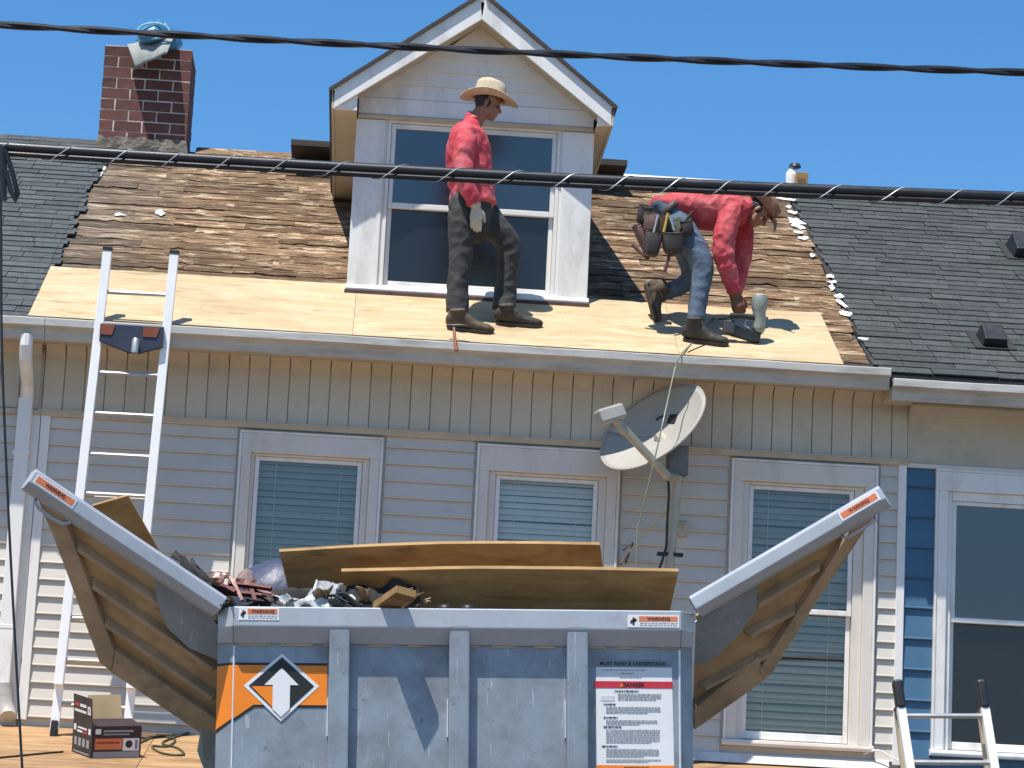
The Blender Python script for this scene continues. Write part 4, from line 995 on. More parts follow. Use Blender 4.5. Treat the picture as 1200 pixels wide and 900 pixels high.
# ================================================================== things on the porch roof
bxp = PR(107, 889); bn = Vector((0, -math.sin(PS), math.cos(PS)))
MX = Matrix.Translation(bxp) @ Matrix.Rotation(-PS*-1, 4, 'X') @ Matrix.Rotation(R(38), 4, 'Z')
M['carton_black'] = pm('black_carton', (.022, .020, .024), .5, var=.2, bmp=.1)
M['carton_red'] = pm('dark_maroon_carton', (.035, .016, .02), .5, var=.2, bmp=.1)
M['cardboard'] = pm('cardboard', (.50, .36, .19), .8, var=.12, scale=6, bmp=.2)
bw, bd, bhh2 = .36, .34, .215
MX = Matrix.Translation(bxp) @ Matrix.Rotation(PS, 4, 'X') @ Matrix.Rotation(R(28), 4, 'Z')
car = thing('carton', bxp, 'open black and maroon printed cardboard carton standing on the porch roof', 'carton')
sd = MB(); sd.box(-bd*.0, bw, 0, .006, 0, bhh2); o_r = sd.build('side_panel', M['carton_red'], car, MX)
sd = MB(); sd.box(-.006, 0, .0, bd, 0, bhh2); o_l = sd.build('side_panel', M['carton_black'], car, MX)
sd = MB(); sd.box(0, bw, bd-.006, bd, 0, bhh2); sd.box(bw-.006, bw, .007, bd-.007, 0, bhh2); sd.box(0, bw, .006, bd-.007, 0, .006); sd.build('back_panel', M['cardboard'], car, MX)
fl1 = MB().ext([(-.006, .004, bhh2), (-.006, bd-.004, bhh2), (-.018, bd-.006, bhh2+.19), (-.018, .006, bhh2+.19)], (.004, 0, 0)).build('flap', M['carton_black'], car, MX)
MB().ext([(.10, bd-.004, bhh2), (bw-.004, bd-.004, bhh2), (bw-.006, bd+.05, bhh2+.17), (.11, bd+.05, bhh2+.17)], (0, -.004, 0)).build('flap', M['cardboard'], car, MX)
MB().ext([(.004, .0, bhh2), (bw-.004, .0, bhh2), (bw-.006, .17, bhh2+.03), (.006, .17, bhh2+.03)], (0, 0, .004)).build('flap', M['carton_red'], car, MX)
def cprint(face, x0, x1, z0, z1, mat, par):
    if face == 'r': MB().box(x0, x1, -.0015, -.0003, z0, z1).build('print', mat, par, MX)
    else: MB().box(-.0078, -.0064, x0, x1, z0, z1).build('print', mat, par, MX)
cprint('r', .02, .06, .165, .2, M['sticker'], o_r); cprint('r', .08, .30, .178, .192, M['print_grey'], o_r); cprint('r', .08, .27, .158, .168, M['print_grey'], o_r)
cprint('r', .02, .22, .06, .135, M['stick_or'], o_r); cprint('r', .225, .345, .05, .135, M['sticker'], o_r); cprint('r', .01, .35, .004, .045, M['print_grey'], o_r); cprint('r', .03, .20, .10, .112, M['print_red'], o_r)
MB().lathe([(.026, 0), (.026, .002)], 14).build('print', M['print_black'], o_r, MX @ Matrix.Translation((.27, -.0015, .095)) @ Matrix.Rotation(R(90), 4, 'X'))
cprint('r', .315, .335, .06, .125, M['print_grey'], o_r)
for k in range(4): cprint('l', .04+.072*k, .085+.072*k, .06, .115, M['print_grey'], o_l)
cprint('l', .02, .06, .155, .195, M['sticker'], o_l); cprint('l', .28, .32, .16, .2, M['sticker'], o_l); cprint('l', .09, .25, .178, .190, M['sticker'], o_l); cprint('l', .17, .26, .152, .166, M['sticker'], o_l); cprint('l', .08, .165, .152, .166, M['print_red'], o_l); cprint('l', .03, .31, .012, .022, M['print_grey'], o_l)
Mf = MX @ Matrix.Translation((-.006, 0, bhh2)) @ Matrix.Rotation(R(-3.6), 4, 'Y')
def fprint(x0, x1, z0, z1, mat): MB().box(-.003, -.0015, x0, x1, z0, z1).build('print', mat, fl1, Mf)
fprint(.02, .075, .075, .13, M['sticker']); fprint(.035, .06, .09, .118, M['print_red']); fprint(.10, .21, .115, .135, M['sticker']); fprint(.225, .30, .115, .137, M['print_red']); fprint(.10, .31, .075, .092, M['sticker'])
# hose lying on the porch roof
hs = [PR(x, y)+bn*.009 for x, y in ((163, 872), (185, 864), (205, 868), (196, 876), (178, 876), (190, 884), (215, 886), (208, 878), (190, 872), (215, 862), (245, 856), (300, 858))]
def smooth(pts, k=5):
    out = []
    for i in range(len(pts)-1):
        p0, p1, p2, p3 = pts[max(i-1, 0)], pts[i], pts[i+1], pts[min(i+2, len(pts)-1)]
        for j in range(k):
            t = j/k; out.append(.5*((2*p1)+(-p0+p2)*t+(2*p0-5*p1+4*p2-p3)*t*t+(-p0+3*p1-3*p2+p3)*t**3))
    return out+[pts[-1]]
tag(MB().tube(smooth(hs), .008, 6).build('hose', pm('green_hose', (.05, .06, .03), .5, var=.2), None, smooth=True), 'dark green hose coiled on the porch roof beside the carton', 'hose')
hs = [PR(x, y)+bn*.007 for x, y in ((-30, 892), (20, 887), (50, 884), (74, 882))]
tag(MB().tube(smooth(hs), .007, 6).build('cable', M['cable'], None, smooth=True), 'thin black cord lying on the porch roof in front of the ladder foot', 'cord')
# white lead by the right window
hs = [P(1012, 884, -.06), P(1028, 879, -.09), P(1042, 886, -.11), P(1056, 893, -.14), P(1066, 906, -.2)]
tag(MB().tube(smooth(hs), .006, 6).build('cable', M['trim'], None, smooth=True), 'thin white cable curling off the corrugated flashing below the window', 'cable')

# ================================================================== things on the roof
# air hose from the nail gun over the gutter and down past the dish
hg = [RP(836, 372, .03), RP(829, 380, .024), RP(820, 392, .024), RP(808, 405, .024), P(797, 417, -.55), P(790, 436, -.60), P(778, 490, -.98), P(762, 560, -1.04), P(750, 610, -1.0), P(746, 645, -1.0), Vector((P(748, 700, -1.05).x, -1.05, porch_z(-1.05)+.012)), Vector((P(770, 700, -1.2).x, -1.2, porch_z(-1.2)+.012))]
tag(MB().tube(smooth(hg), .0055, 6).build('air_hose', pm('pale_green_hose', (.20, .22, .15), .5, var=.15), None, smooth=True), 'pale green air hose hanging from the plywood over the gutter past the dish', 'hose')
hg = [RP(835, 398, .022), RP(826, 404, .022), RP(812, 410, .022), RP(806, 413, .022)]
tag(MB().tube(smooth(hg), .005, 6).build('air_hose', M['cable'], None, smooth=True), 'short dark hose end lying on the plywood below the kneeling man', 'hose')
# hammer at the sheet edge
hm = thing('hammer', RP(533, 390, .02), 'hammer with wooden handle hooked over the plywood edge below the standing man', 'hammer')
MB().tube([P(532, 384, -.50), P(533, 397, -.535), P(535, 411, -.56)], [.011, .013, .015], 8).build('handle', pm('hammer_wood', (.24, .075, .025), .5, var=.2), hm, smooth=True)
ha = P(532, 383, -.48)
hmb = MB(); hmb.tube([ha+Vector((-.05, .03, .012)), ha+Vector((-.02, .015, .012)), ha+Vector((.05, .0, .014)), ha+Vector((.10, -.01, .012))], [.016, .012, .012, .006], 8); hmb.build('head', M['black'], hm)
# sealant bottle and carton on the ridge
rp2 = P(927, 212, 4.62)
zr = roofpt(0, SR, .0).z
bo = thing('bottle', (rp2.x-.02, 4.60, zr-.0), 'white bottle with a dark blue cap standing on the roof ridge', 'bottle')
MB().lathe([(.05, -.05), (.055, .1), (.05, .14), (.025, .17), (.02, .2)], 16).build('body', M['trim'], bo, Matrix.Translation((rp2.x-.0, 4.60, zr+.04)), smooth=True)
MB().lathe([(.05, .2), (.06, .205), (.05, .235), (.02, .24)], 12).build('cap', M['navy'], bo, Matrix.Translation((rp2.x+.03, 4.60, zr+.03)))
cc = thing('small_carton', (rp2.x+.07, 4.50, zr-.05), 'small ochre carton standing on the roof ridge beside the white bottle', 'carton')
oc = MB().box(rp2.x+.03, rp2.x+.14, 4.48, 4.60, zr-.08, zr+.16).build('body', pm('ochre_card', (.33, .19, .06), .6, var=.2), cc, bevel=.006)
MB().box(rp2.x+.045, rp2.x+.115, 4.476, 4.479, zr+.02, zr+.10).build('label_patch', pm('brown_label', (.16, .09, .03), .6), oc)

# blue tarp bag and grey cloth on the chimney top
tp = thing('tarp_bundle', ((cx0+cx1)/2, CY+.1, cz1), 'light blue plastic tarp bundle with grey cloth flap on top of chimney', 'tarp')
tb = MB()
def tpf(u, v):
    q = 2*math.pi*u; r_ = .19*math.sin(math.pi*(.08+.62*v))*(1+.16*math.sin(q*3+1)+.12*noise.noise(Vector((math.cos(q)*2, math.sin(q)*2, v*3))))
    cx = P(183, 45, CY).x
    return (cx+math.cos(q)*r_*1.05, CY+.02+math.sin(q)*r_*1.25, cz1+.25-.26*v+.02*math.sin(q*4))
tb.grid(tpf, 40, 10); tb.build('tarp', pm('blue_tarp', (.05, .20, .34), .4, var=.15, bmp=.3, bscale=12, bdist=.02), tp, smooth=True, thick=.004)
hp = [P(170+18*math.cos(a)+10, 36+9*math.sin(a), CY-.22) for a in [k*2*math.pi/16 for k in range(17)]]
MB().tube(hp, .013, 6).build('tarp_hem', pm('pale_blue_hem', (.30, .55, .68), .4), tp, smooth=True)
gm = pm('grey_cloth', (.28, .29, .27), .8, var=.1, bmp=.3, bscale=30)
gc = MB()
def gcf(u, v):
    a = P(149, 52, CY-.08).lerp(P(206, 40, CY-.05), u); tip = P(159, 80, CY-.20); m2 = P(196, 62, CY-.26)
    b_ = tip.lerp(m2, u)
    p = a.lerp(b_, v); return p + Vector((0, -.04*math.sin(math.pi*v)+.012*math.sin(u*14), .0))
gc.grid(gcf, 20, 8); gc.build('cloth_flap', gm, tp, smooth=True, thick=.006)
MB().box(P(196, 50, CY).x, P(206, 50, CY).x, CY+.01, CY+.12, cz1-.004, cz1+.07).build('dark_collar', M['black'], tp, bevel=.006)

# ================================================================== overhead lines
def sagline(a, b, sag, ext0, ext1, n=60):
    d_ = b-a; out = []
    for k in range(n+1):
        t = -ext0+(1+ext0+ext1)*k/n; p = a+d_*t; out.append(p + Vector((0, 0, sag*(4*(t-.5)**2-1))))
    return out
poles = []
YW = -10.0
la, lb = P(0, 172, YW), P(1200, 231, YW)
ua, ub = P(0, 29, YW), P(1200, 85, YW)
low = sagline(la, lb, .016, 2.2, 2.2, 120); upc = sagline(ua, ub, .014, 2.2, 2.2, 80)
lc = thing('utility_cable', tuple(low[60]), 'thick black lashed utility cable crossing below the thinner wire', 'cable')
MB().tube(low, .0215, 10).build('sheath', M['cable'], lc, smooth=True)
MB().tube([p+Vector((0, -.004, -.026)) for p in low], .013, 8).build('second_line', M['cable'], lc, smooth=True)
hx = MB(); hpts = []; dl = (lb-la).normalized(); tot = (low[-1]-low[0]).length
for strand in range(1):
    hpts = []; N = 1800
    for k in range(N+1):
        t = k/N; i = t*(len(low)-1); i0 = min(int(i), len(low)-2); p = low[i0].lerp(low[i0+1], i-i0)
        ph = -2*math.pi*(t*tot/.225) + 2.2*noise.noise(Vector((t*tot*1.1, 3, 7)))
        hpts.append(p + Vector((0, math.cos(ph)*.0235, math.sin(ph)*.0315-.0095)))
    hx.tube(hpts, .0026, 5)
hx.build('lashing_wire', M['wire'], lc, smooth=True)
uc = thing('utility_wire', tuple(upc[40]), 'thin black twisted overhead wire crossing in front of the dormer peak', 'wire')
m_ = MB()
for st in range(2):
    pts = []
    for k in range(601):
        t = k/600; i = t*(len(upc)-1); i0 = min(int(i), len(upc)-2); p = upc[i0].lerp(upc[i0+1], i-i0); ph = 2*math.pi*t*tot/.62 + math.pi*st
        pts.append(p+Vector((0, math.cos(ph)*.009, math.sin(ph)*.006)))
    m_.tube(pts, .0105, 7)
m_.build('twisted_strands', M['cable'], uc, smooth=True)
wood = pm('pole_wood', (.16, .11, .07), .9, var=.3, scale=3, stretch=(4, 4, .3), bmp=.5, bscale=20)
for nm_, p, q in (('utility_pole', low[0], upc[0]), ('utility_pole', low[-1], upc[-1])):
    pl = thing(nm_, (p.x, YW, 0), 'wooden utility pole past the ' + ('chimney' if p.x < 0 else 'blue house') + ' end of the row', 'utility pole', 'utility poles beyond both ends of the row')
    MB().tube([(p.x, YW+.14, 0), (p.x, YW+.14, 7.5)], [.15, .11], 14).build('shaft', wood, pl, smooth=True)
    for z in (p.z, q.z): MB().box(p.x-.04, p.x+.04, YW-.03, YW+.06, z-.05, z+.05).build('clamp', M['alu'], pl)
# drop wire and splice at the left
dp = [P(-2, 190, YW), P(1, 250, YW), P(2, 400, YW+.0), P(8, 560, YW), P(17, 740, YW), P(26, 900, YW), P(31, 990, YW), P(36, 1500, YW)]
dw_ = thing('drop_wire', tuple(dp[0]), 'thin black service wire with a splice loop hanging from the thick cable', 'wire')
MB().tube(smooth(dp), .0055, 6).build('wire', M['cable'], dw_, smooth=True)
MB().tube([P(3, 172, YW-.02), P(3, 200, YW-.02), P(5, 235, YW-.02)], [.016, .018, .010], 8).build('splice', M['cable'], dw_, smooth=True)
MB().tube([P(6, 176, YW-.03), P(14, 200, YW-.03), P(21, 228, YW-.03), P(19, 236, YW-.03), P(13, 224, YW-.03), P(7, 200, YW-.03)], .010, 8).build('splice_loop', M['cable'], dw_, smooth=True)
# ================================================================== people
def crom(vals, k):
    out = []
    n = len(vals)
    for i in range(n-1):
        p0, p1, p2, p3 = vals[max(i-1, 0)], vals[i], vals[i+1], vals[min(i+2, n-1)]
        for j in range(k):
            t = j/k; out.append(tuple(.5*((2*b)+(-a+c)*t+(2*a-5*b+4*c-d)*t*t+(-a+3*b-3*c+d)*t**3) for a, b, c, d in zip(p0, p1, p2, p3)))
    return out+[vals[-1]]
def limb(mb, secs, side=(0, 1, 0), n=16, k=5, round0=True, round1=True):
    """secs: (pos, r_side, r_other); rings swept along the sections into one closed tube"""
    v = crom([(*s[0], s[1], s[2]) for s in secs], k)
    side = Vector(side); ps = [Vector(a[:3]) for a in v]; rs = [(max(a[3], .002), max(a[4], .002)) for a in v]
    rings = []
    def ring(p, t, r):
        a = (side-t*side.dot(t)).normalized(); b = t.cross(a)
        return [p + a*math.cos(2*math.pi*q/n)*r[0] + b*math.sin(2*math.pi*q/n)*r[1] for q in range(n)]
    N = len(ps)
    for i in range(N):
        t = (ps[min(i+1, N-1)]-ps[max(i-1, 0)]).normalized()
        if i == 0 and round0:
            for f in (.95, .75, .4):
                rings.append(ring(ps[0]-t*f*min(rs[0]), t, tuple(x*math.sqrt(1-f*f) for x in rs[0])))
        rings.append(ring(ps[i], t, rs[i]))
        if i == N-1 and round1:
            for f in (.4, .75, .95):
                rings.append(ring(ps[i]+t*f*min(rs[i]), t, tuple(x*math.sqrt(1-f*f) for x in rs[i])))
    vs = [p for r_ in rings for p in r_]
    fs = [(i*n+q, i*n+(q+1) % n, (i+1)*n+(q+1) % n, (i+1)*n+q) for i in range(len(rings)-1) for q in range(n)]
    fs += [tuple(reversed(range(n))), tuple(range((len(rings)-1)*n, len(rings)*n))]
    mb.add(vs, fs)
def blob(mb, c, ax, r, n=14, m=9):
    """ellipsoid at c with axes ax (3 vectors) and radii r"""
    vs = []
    for j in range(m+1):
        ph = math.pi*(j+.02)/(m+.04)
        for i in range(n):
            th = 2*math.pi*i/n
            vs.append(Vector(c)+ax[0]*(r[0]*math.sin(ph)*math.cos(th))+ax[1]*(r[1]*math.sin(ph)*math.sin(th))+ax[2]*(r[2]*math.cos(ph)))
    fs = [(j*n+i, j*n+(i+1) % n, (j+1)*n+(i+1) % n, (j+1)*n+i) for j in range(m) for i in range(n)]
    fs += [tuple(reversed(range(n))), tuple(range(m*n, (m+1)*n))]
    mb.add(vs, fs)
def solid(mb, name, mat, parent, voxel=.008, sm=4, disp=None):
    me = mb.mesh('tmp', mat); o = bpy.data.objects.new('tmp', me); C.objects.link(o)
    md = o.modifiers.new('r', 'REMESH'); md.mode = 'VOXEL'; md.voxel_size = voxel
    if sm:
        ms = o.modifiers.new('s', 'SMOOTH'); ms.factor = .5; ms.iterations = sm
    bpy.context.view_layer.update()
    m2 = bpy.data.meshes.new_from_object(o.evaluated_get(bpy.context.evaluated_depsgraph_get()))
    bpy.data.objects.remove(o)
    if disp:
        nn = [v.normal.copy() for v in m2.vertices]
        for v, n_ in zip(m2.vertices, nn): v.co += n_*disp(v.co)
        m2.update()
    m2.materials.clear(); m2.materials.append(mat); m2.shade_smooth(); m2.name = name
    return place(bpy.data.objects.new(name, m2), parent)
def ridge(v): return 1-2*abs(v)
def cloth_disp(amp, seed, sx=9, sz=15, dirv=(.5, 0, 1)):
    d_ = Vector(dirv).normalized()
    def f(co):
        p = Vector((co.x*sx, co.y*sx, co.z*sz)) + Vector((seed, 0, 0))
        w = noise.noise(p*.45)*.35
        return amp*(ridge(noise.noise(p+Vector((w, w, w))))*.65 - .25 + noise.noise(p*2.3)*.35) if True else 0
    return f
def hand(mb, wrist, d, back, thumb, s=1.0, curl=.35, glove=0.0, spread=.0):
    """palm, four jointed fingers and a thumb leaving the side of the palm"""
    d = d.normalized(); back = (back-d*back.dot(d)).normalized(); th = d.cross(back)
    if th.dot(thumb) < 0: th = -th
    g = glove
    kn = wrist + d*.095*s
    limb(mb, [(wrist-d*.03*s, .030*s+g, .022*s+g), (wrist+d*.01*s, .031*s+g, .021*s+g), (wrist+d*.05*s, .041*s+g, .020*s+g), (kn-d*.008*s, .043*s+g, .017*s+g)], side=th, n=14, k=3)
    for i, (o_, L) in enumerate(((.032, .075), (.011, .084), (-.011, .078), (-.032, .06))):
        b = kn + th*o_*s - d*.012*s; dd_ = (d + th*(o_*spread*6)).normalized(); q = b; secs = [(q, (.0092*s+g*.7), (.0095*s+g*.7))]
        ax_ang = 0
        for j, fr in enumerate((.45, .32, .23)):
            ax_ang += curl*(1.0+.12*i)*(.6 if j == 0 else 1)
            v = dd_*math.cos(ax_ang) - back*math.sin(ax_ang); q = q + v*(L+.012)*fr*s; rr = (.0092-.0011*j)*s+g*.7
            secs.append((q, rr, rr))
        limb(mb, secs, side=th, n=9, k=3)
    t0 = wrist + d*.028*s + th*.030*s
    v1 = (d*.62+th*.66-back*.32).normalized(); v2 = (d*.9+th*.22-back*.45).normalized()
    limb(mb, [(t0-v1*.012*s, .014*s+g, .014*s+g), (t0+v1*.032*s, .0125*s+g, .0125*s+g), (t0+v1*.032*s+v2*.030*s, .0105*s+g*.8, .0105*s+g*.8), (t0+v1*.032*s+v2*.052*s, .0085*s+g*.8, .0085*s+g*.8)], side=back, n=9, k=3)
def head(mb, c, f, u, s=1.0):
    """skull with brow, nose, lips, chin and ears; c = between the ears"""
    f = f.normalized(); u = (u-f*u.dot(f)).normalized(); l = u.cross(f); ax = (f, l, u)
    def at(a, b, h): return c + f*a*s + l*b*s + u*h*s
    blob(mb, at(-.012, 0, .045), ax, (.098*s, .077*s, .085*s), 18, 12)
    blob(mb, at(.035, 0, -.03), ax, (.058*s, .056*s, .082*s), 16, 10)
    blob(mb, at(.062, 0, -.088), ax, (.027*s, .030*s, .022*s))
    blob(mb, at(.077, 0, .030), ax, (.015*s, .048*s, .013*s))
    for k in (-1, 1):
        blob(mb, at(.070, .034*k, -.022), ax, (.020*s, .020*s, .020*s))
        blob(mb, at(-.005, .079*k, -.004), (f*.95+u*.2, l, u), (.019*s, .009*s, .032*s), 10, 8)
        blob(mb, at(.098, .011*k, -.028), ax, (.011*s, .009*s, .009*s), 8, 6)
    limb(mb, [(at(.084, 0, .018), .009*s, .009*s), (at(.100, 0, -.006), .011*s, .011*s), (at(.112, 0, -.026), .012*s, .012*s)], side=l, n=8, k=2)
    blob(mb, at(.088, 0, -.053), ax, (.012*s, .024*s, .007*s), 10, 6)
    blob(mb, at(.084, 0, -.066), ax, (.012*s, .020*s, .008*s), 10, 6)
    return at, ax
def hat(parent, at, ax, mat, band, fl, fw, cl, cw, ch_, curl, dip, pitch, dent=.03, up=.062):
    f, l, u = ax
    f2 = (f*math.cos(pitch)-u*math.sin(pitch)); u2 = (u*math.cos(pitch)+f*math.sin(pitch))
    c = at(-.008, 0, up)
    def W(x, y, z): return c + f2*x + l*y + u2*z
    mb = MB(); n = 40
    rings = []
    for k in range(10):                                   # brim
        t = k/9; rr = []
        for i in range(n):
            q = 2*math.pi*i/n; x = math.cos(q)*(cl+(fl-cl)*t); y = math.sin(q)*(cw+(fw-cw)*t)
            z = curl*(abs(math.sin(q))**2.2)*t**1.6 - dip*(max(0, math.cos(q))**2)*t**1.3 - dip*.3*(max(0, -math.cos(q))**2)*t
            rr.append(W(x, y, z))
        rings.append(rr)
    vs = [p for r_ in rings for p in r_]
    mb.add(vs, [(i*n+q, (i+1)*n+q, (i+1)*n+(q+1) % n, i*n+(q+1) % n) for i in range(len(rings)-1) for q in range(n)])
    rings = []
    for k, (t, s_) in enumerate(((0, 1.0), (.2, 1.0), (.5, .965), (.75, .93), (.90, .88), (.97, .78), (1.0, .58), (.985, .34), (.97, .05))):
        rr = []
        for i in range(n):
            q = 2*math.pi*i/n; pin = 1-.20*max(0, math.cos(q))**2*t
            x = math.cos(q)*cl*s_; y = math.sin(q)*cw*s_*pin
            z = ch_*t - (dent*(1-abs(math.sin(q))*.6) if k >= 6 else 0) - (.018*max(0, math.cos(q)) if k >= 4 else 0)
            rr.append(W(x, y, z))
        rings.append(rr)
    vs = [p for r_ in rings for p in r_]
    mb.add(vs, [(i*n+q, i*n+(q+1) % n, (i+1)*n+(q+1) % n, (i+1)*n+q) for i in range(len(rings)-1) for q in range(n)] + [tuple(range((len(rings)-1)*n, len(rings)*n))])
    mb.v = [tuple(Vector(v)+Vector((noise.noise(Vector(v)*11), noise.noise(Vector(v)*11+Vector((5, 5, 5))), noise.noise(Vector(v)*11+Vector((9, 2, 5)))))*.004) for v in mb.v]
    h = mb.build('hat', mat, parent, smooth=True, thick=.005)
    bd_ = MB(); rr = []
    for z in (.006, .032):
        rr += [W(math.cos(2*math.pi*i/n)*(cl*1.0+.004), math.sin(2*math.pi*i/n)*(cw*1.0+.004), z) for i in range(n)]
    bd_.add(rr, [(q, (q+1) % n, n+(q+1) % n, n+q) for q in range(n)]); bd_.build('hat_band', band, h, smooth=True, thick=.003)
    return h
def boot(parent, Mx, mat, solemat, L=1.0, shaft=.17):
    mb = MB()
    secs = [(-.098, .018, .02, .07), (-.085, .037, .012, .115), (-.04, .042, .012, .15), (.02, .042, .012, .135), (.07, .046, .012, .098), (.12, .051, .012, .080), (.165, .050, .012, .072), (.20, .038, .014, .062), (.218, .016, .018, .048)]
    limb(mb, [((x*L, 0, (a+b)/2), w, (b-a)/2) for x, w, a, b in secs], side=(0, 1, 0), n=18, k=3)
    limb(mb, [((-.035, 0, .07), .048, .055), ((-.04, 0, .12), .05, .056), ((-.045, 0, shaft), .056, .062)], side=(0, 1, 0), n=16, k=3, round1=False)
    mb.v = [tuple(Mx @ Vector(v)) for v in mb.v]
    b = solid(mb, 'boot', mat, parent, .007, 3, lambda co: .004*noise.noise(co*28))
    sl_ = MB(); out = []
    for x, w in ((-.103, .012), (-.09, .036), (-.04, .044), (.03, .042), (.08, .049), (.13, .055), (.175, .053), (.21, .036), (.226, .012)): out.append((x*L, w))
    prof = [(x, w, 0) for x, w in out] + [(x, -w, 0) for x, w in reversed(out)]
    sl_.ext(prof, (0, 0, .024)); sl_.build('sole', solemat, b, Mx, bevel=.004)
    for k in range(4):
        p0, p1 = Vector((.005+.024*k, -.026, .137-.017*k)), Vector((.02+.024*k, .026, .132-.017*k))
        MB().tube([Mx @ p0, Mx @ ((p0+p1)/2+Vector((0, 0, .012))), Mx @ p1], .0035, 5).build('lace', solemat, b)
    return b
def axesM(p, x, z):
    x = x.normalized(); y = z.cross(x).normalized(); z = x.cross(y)
    return Matrix(((x.x, y.x, z.x, p.x), (x.y, y.y, z.y, p.y), (x.z, y.z, z.z, p.z), (0, 0, 0, 1)))
M['skin'] = pm('tanned_skin', (.30, .135, .078), .5, var=.12, scale=18, bmp=.1, bscale=120)
M['hair'] = pm('dark_hair', (.018, .014, .012), .6, var=.3, scale=60, bmp=.5, bscale=150)
M['shirt'] = pm('faded_red_shirt', (.52, .05, .07), .8, var=.16, scale=5, bmp=.55, bscale=14, bdist=.022, dirt=(.66, .20, .20), dscale=4, dlo=.45, dhi=.75)
M['shirt2'] = pm('red_shirt', (.46, .045, .06), .8, var=.10, scale=5, bmp=.45, bscale=16, bdist=.018, dirt=(.56, .16, .15), dscale=4, dlo=.45, dhi=.75)
M['jeans_black'] = pm('charcoal_trousers', (.040, .038, .037), .85, var=.25, scale=8, bmp=.5, bscale=18, bdist=.018, dirt=(.085, .078, .07), dscale=6, dlo=.5, dhi=.9)
M['jeans_blue'] = pm('blue_jeans', (.085, .125, .175), .85, var=.25, scale=8, bmp=.5, bscale=18, bdist=.018, dirt=(.17, .19, .20), dscale=6, dlo=.5, dhi=.85)
M['boot'] = pm('brown_work_boot', (.085, .056, .036), .75, var=.3, scale=12, bmp=.3, bscale=40, dirt=(.17, .13, .09), dscale=9, dlo=.55, dhi=.9)
M['boot_dark'] = pm('dark_shaded_work_boot', (.045, .036, .029), .75, var=.3, scale=12, bmp=.3, bscale=40, dirt=(.14, .115, .085), dscale=9, dlo=.55, dhi=.9)
M['sole'] = pm('boot_sole', (.05, .038, .028), .8, var=.3, bmp=.2)
M['glove'] = pm('canvas_glove', (.55, .47, .36), .85, var=.12, scale=14, bmp=.4, bscale=60, dirt=(.26, .17, .12), dscale=9, dlo=.55, dhi=.85)
M['straw'] = pm('straw_hat', (.56, .45, .31), .7, var=.12, scale=20, bmp=.5, bscale=150, dirt=(.42, .29, .15), dscale=12, dlo=.55, dhi=.85)
M['felt_hat'] = pm('brown_hat', (.27, .14, .075), .75, var=.2, scale=14, bmp=.4, bscale=90, dirt=(.42, .28, .17), dscale=8, dlo=.5, dhi=.8)
M['leather'] = pm('worn_leather', (.12, .062, .050), .6, var=.35, scale=10, bmp=.4, bscale=50, dirt=(.22, .16, .12), dscale=8, dlo=.5, dhi=.85)
M['leather_dark'] = pm('dark_leather', (.045, .032, .028), .6, var=.35, scale=10, bmp=.4, bscale=50, dirt=(.13, .10, .08), dscale=8, dlo=.55, dhi=.85)
X_ = Vector((1, 0, 0)); Z_ = Vector((0, 0, 1)); Y_ = Vector((0, 1, 0))

# ------------------------------------------------------------------ standing man
Y1 = -.02
def q1(px, py, dy=0.0): return P(px, py, Y1+dy)
fn_ = RP(541, 387, .02); ff_ = RP(598, 381, .02)
man = thing('person', (fn_.x, fn_.y, fn_.z), 'person in faded red shirt and straw hat standing before the dormer window', 'person')
tor = [(q1(552, 138), .05, .05), (q1(551, 147), .115, .085), (q1(549, 157), .19, .14), (q1(549, 175), .20, .172), (q1(550, 200), .19, .178), (q1(553, 225), .18, .172), (q1(554, 241), .185, .18)]
arm_n = [(q1(547, 156, -.16), .07, .072), (q1(545, 170, -.205), .082, .084), (q1(543, 188, -.225), .075, .078), (q1(544, 205, -.23), .070, .074), (q1(549, 222, -.22), .062, .066), (q1(556, 239, -.20), .054, .058)]
arm_f = [(q1(553, 156, .16), .07, .07), (q1(554, 172, .21), .08, .08), (q1(554, 200, .23), .07, .07), (q1(562, 222, .2), .06, .06), (q1(566, 238, .16), .05, .05)]
leg_n = [(q1(543, 240, -.085), .10, .11), (q1(541, 258, -.09), .105, .108), (q1(541, 280, -.09), .095, .098), (q1(540, 303, -.09), .082, .088), (q1(537, 330, -.095), .080, .083), (q1(536, 352, -.10), .084, .086), (q1(535, 366, -.10), .086, .088)]
leg_f = [(q1(562, 242, .085), .10, .115), (q1(576, 262, .09), .105, .112), (q1(592, 280, .10), .095, .10), (q1(597, 296, .11), .084, .090), (q1(594, 320, .12), .076, .080), (q1(592, 345, .125), .080, .086), (q1(591, 362, .12), .083, .09)]
def slim(secs, k): return [(p, max(.02, a-k), max(.02, b-k)) for p, a, b in secs]
body = MB()
hf = Vector((.93, -.18, -.26)).normalized(); hu = Vector((.26, 0, .96))
hc = q1(572, 124)
at1, ax1 = head(body, hc, hf, hu, .98)
limb(body, [(at1(-.02, 0, -.02), .058, .058), (q1(560, 137), .058, .062), (q1(553, 147), .075, .07)], n=16, k=3)
limb(body, slim(tor, .02)); limb(body, slim(arm_n, .022)); limb(body, slim(arm_f, .022)); limb(body, slim(leg_n, .02)); limb(body, slim(leg_f, .02))
limb(body, [(q1(550, 232), .15, .14), (q1(551, 252), .15, .13)])
wn = q1(558, 243, -.195); wf = q1(568, 241, .15)
hand(body, wn, Vector((.05, -.02, -1)), Vector((.05, -1, 0)), X_, .98, .28)
hand(body, wf, Vector((.1, 0, -1)), Vector((0, 1, 0)), X_, .98, .3)
for p in (leg_n[-1][0], leg_f[-1][0]): limb(body, [(p+Vector((0, 0, .05)), .05, .05), (p-Vector((0, 0, .05)), .045, .05)])
solid(body, 'body', M['skin'], man, .0065, 2)
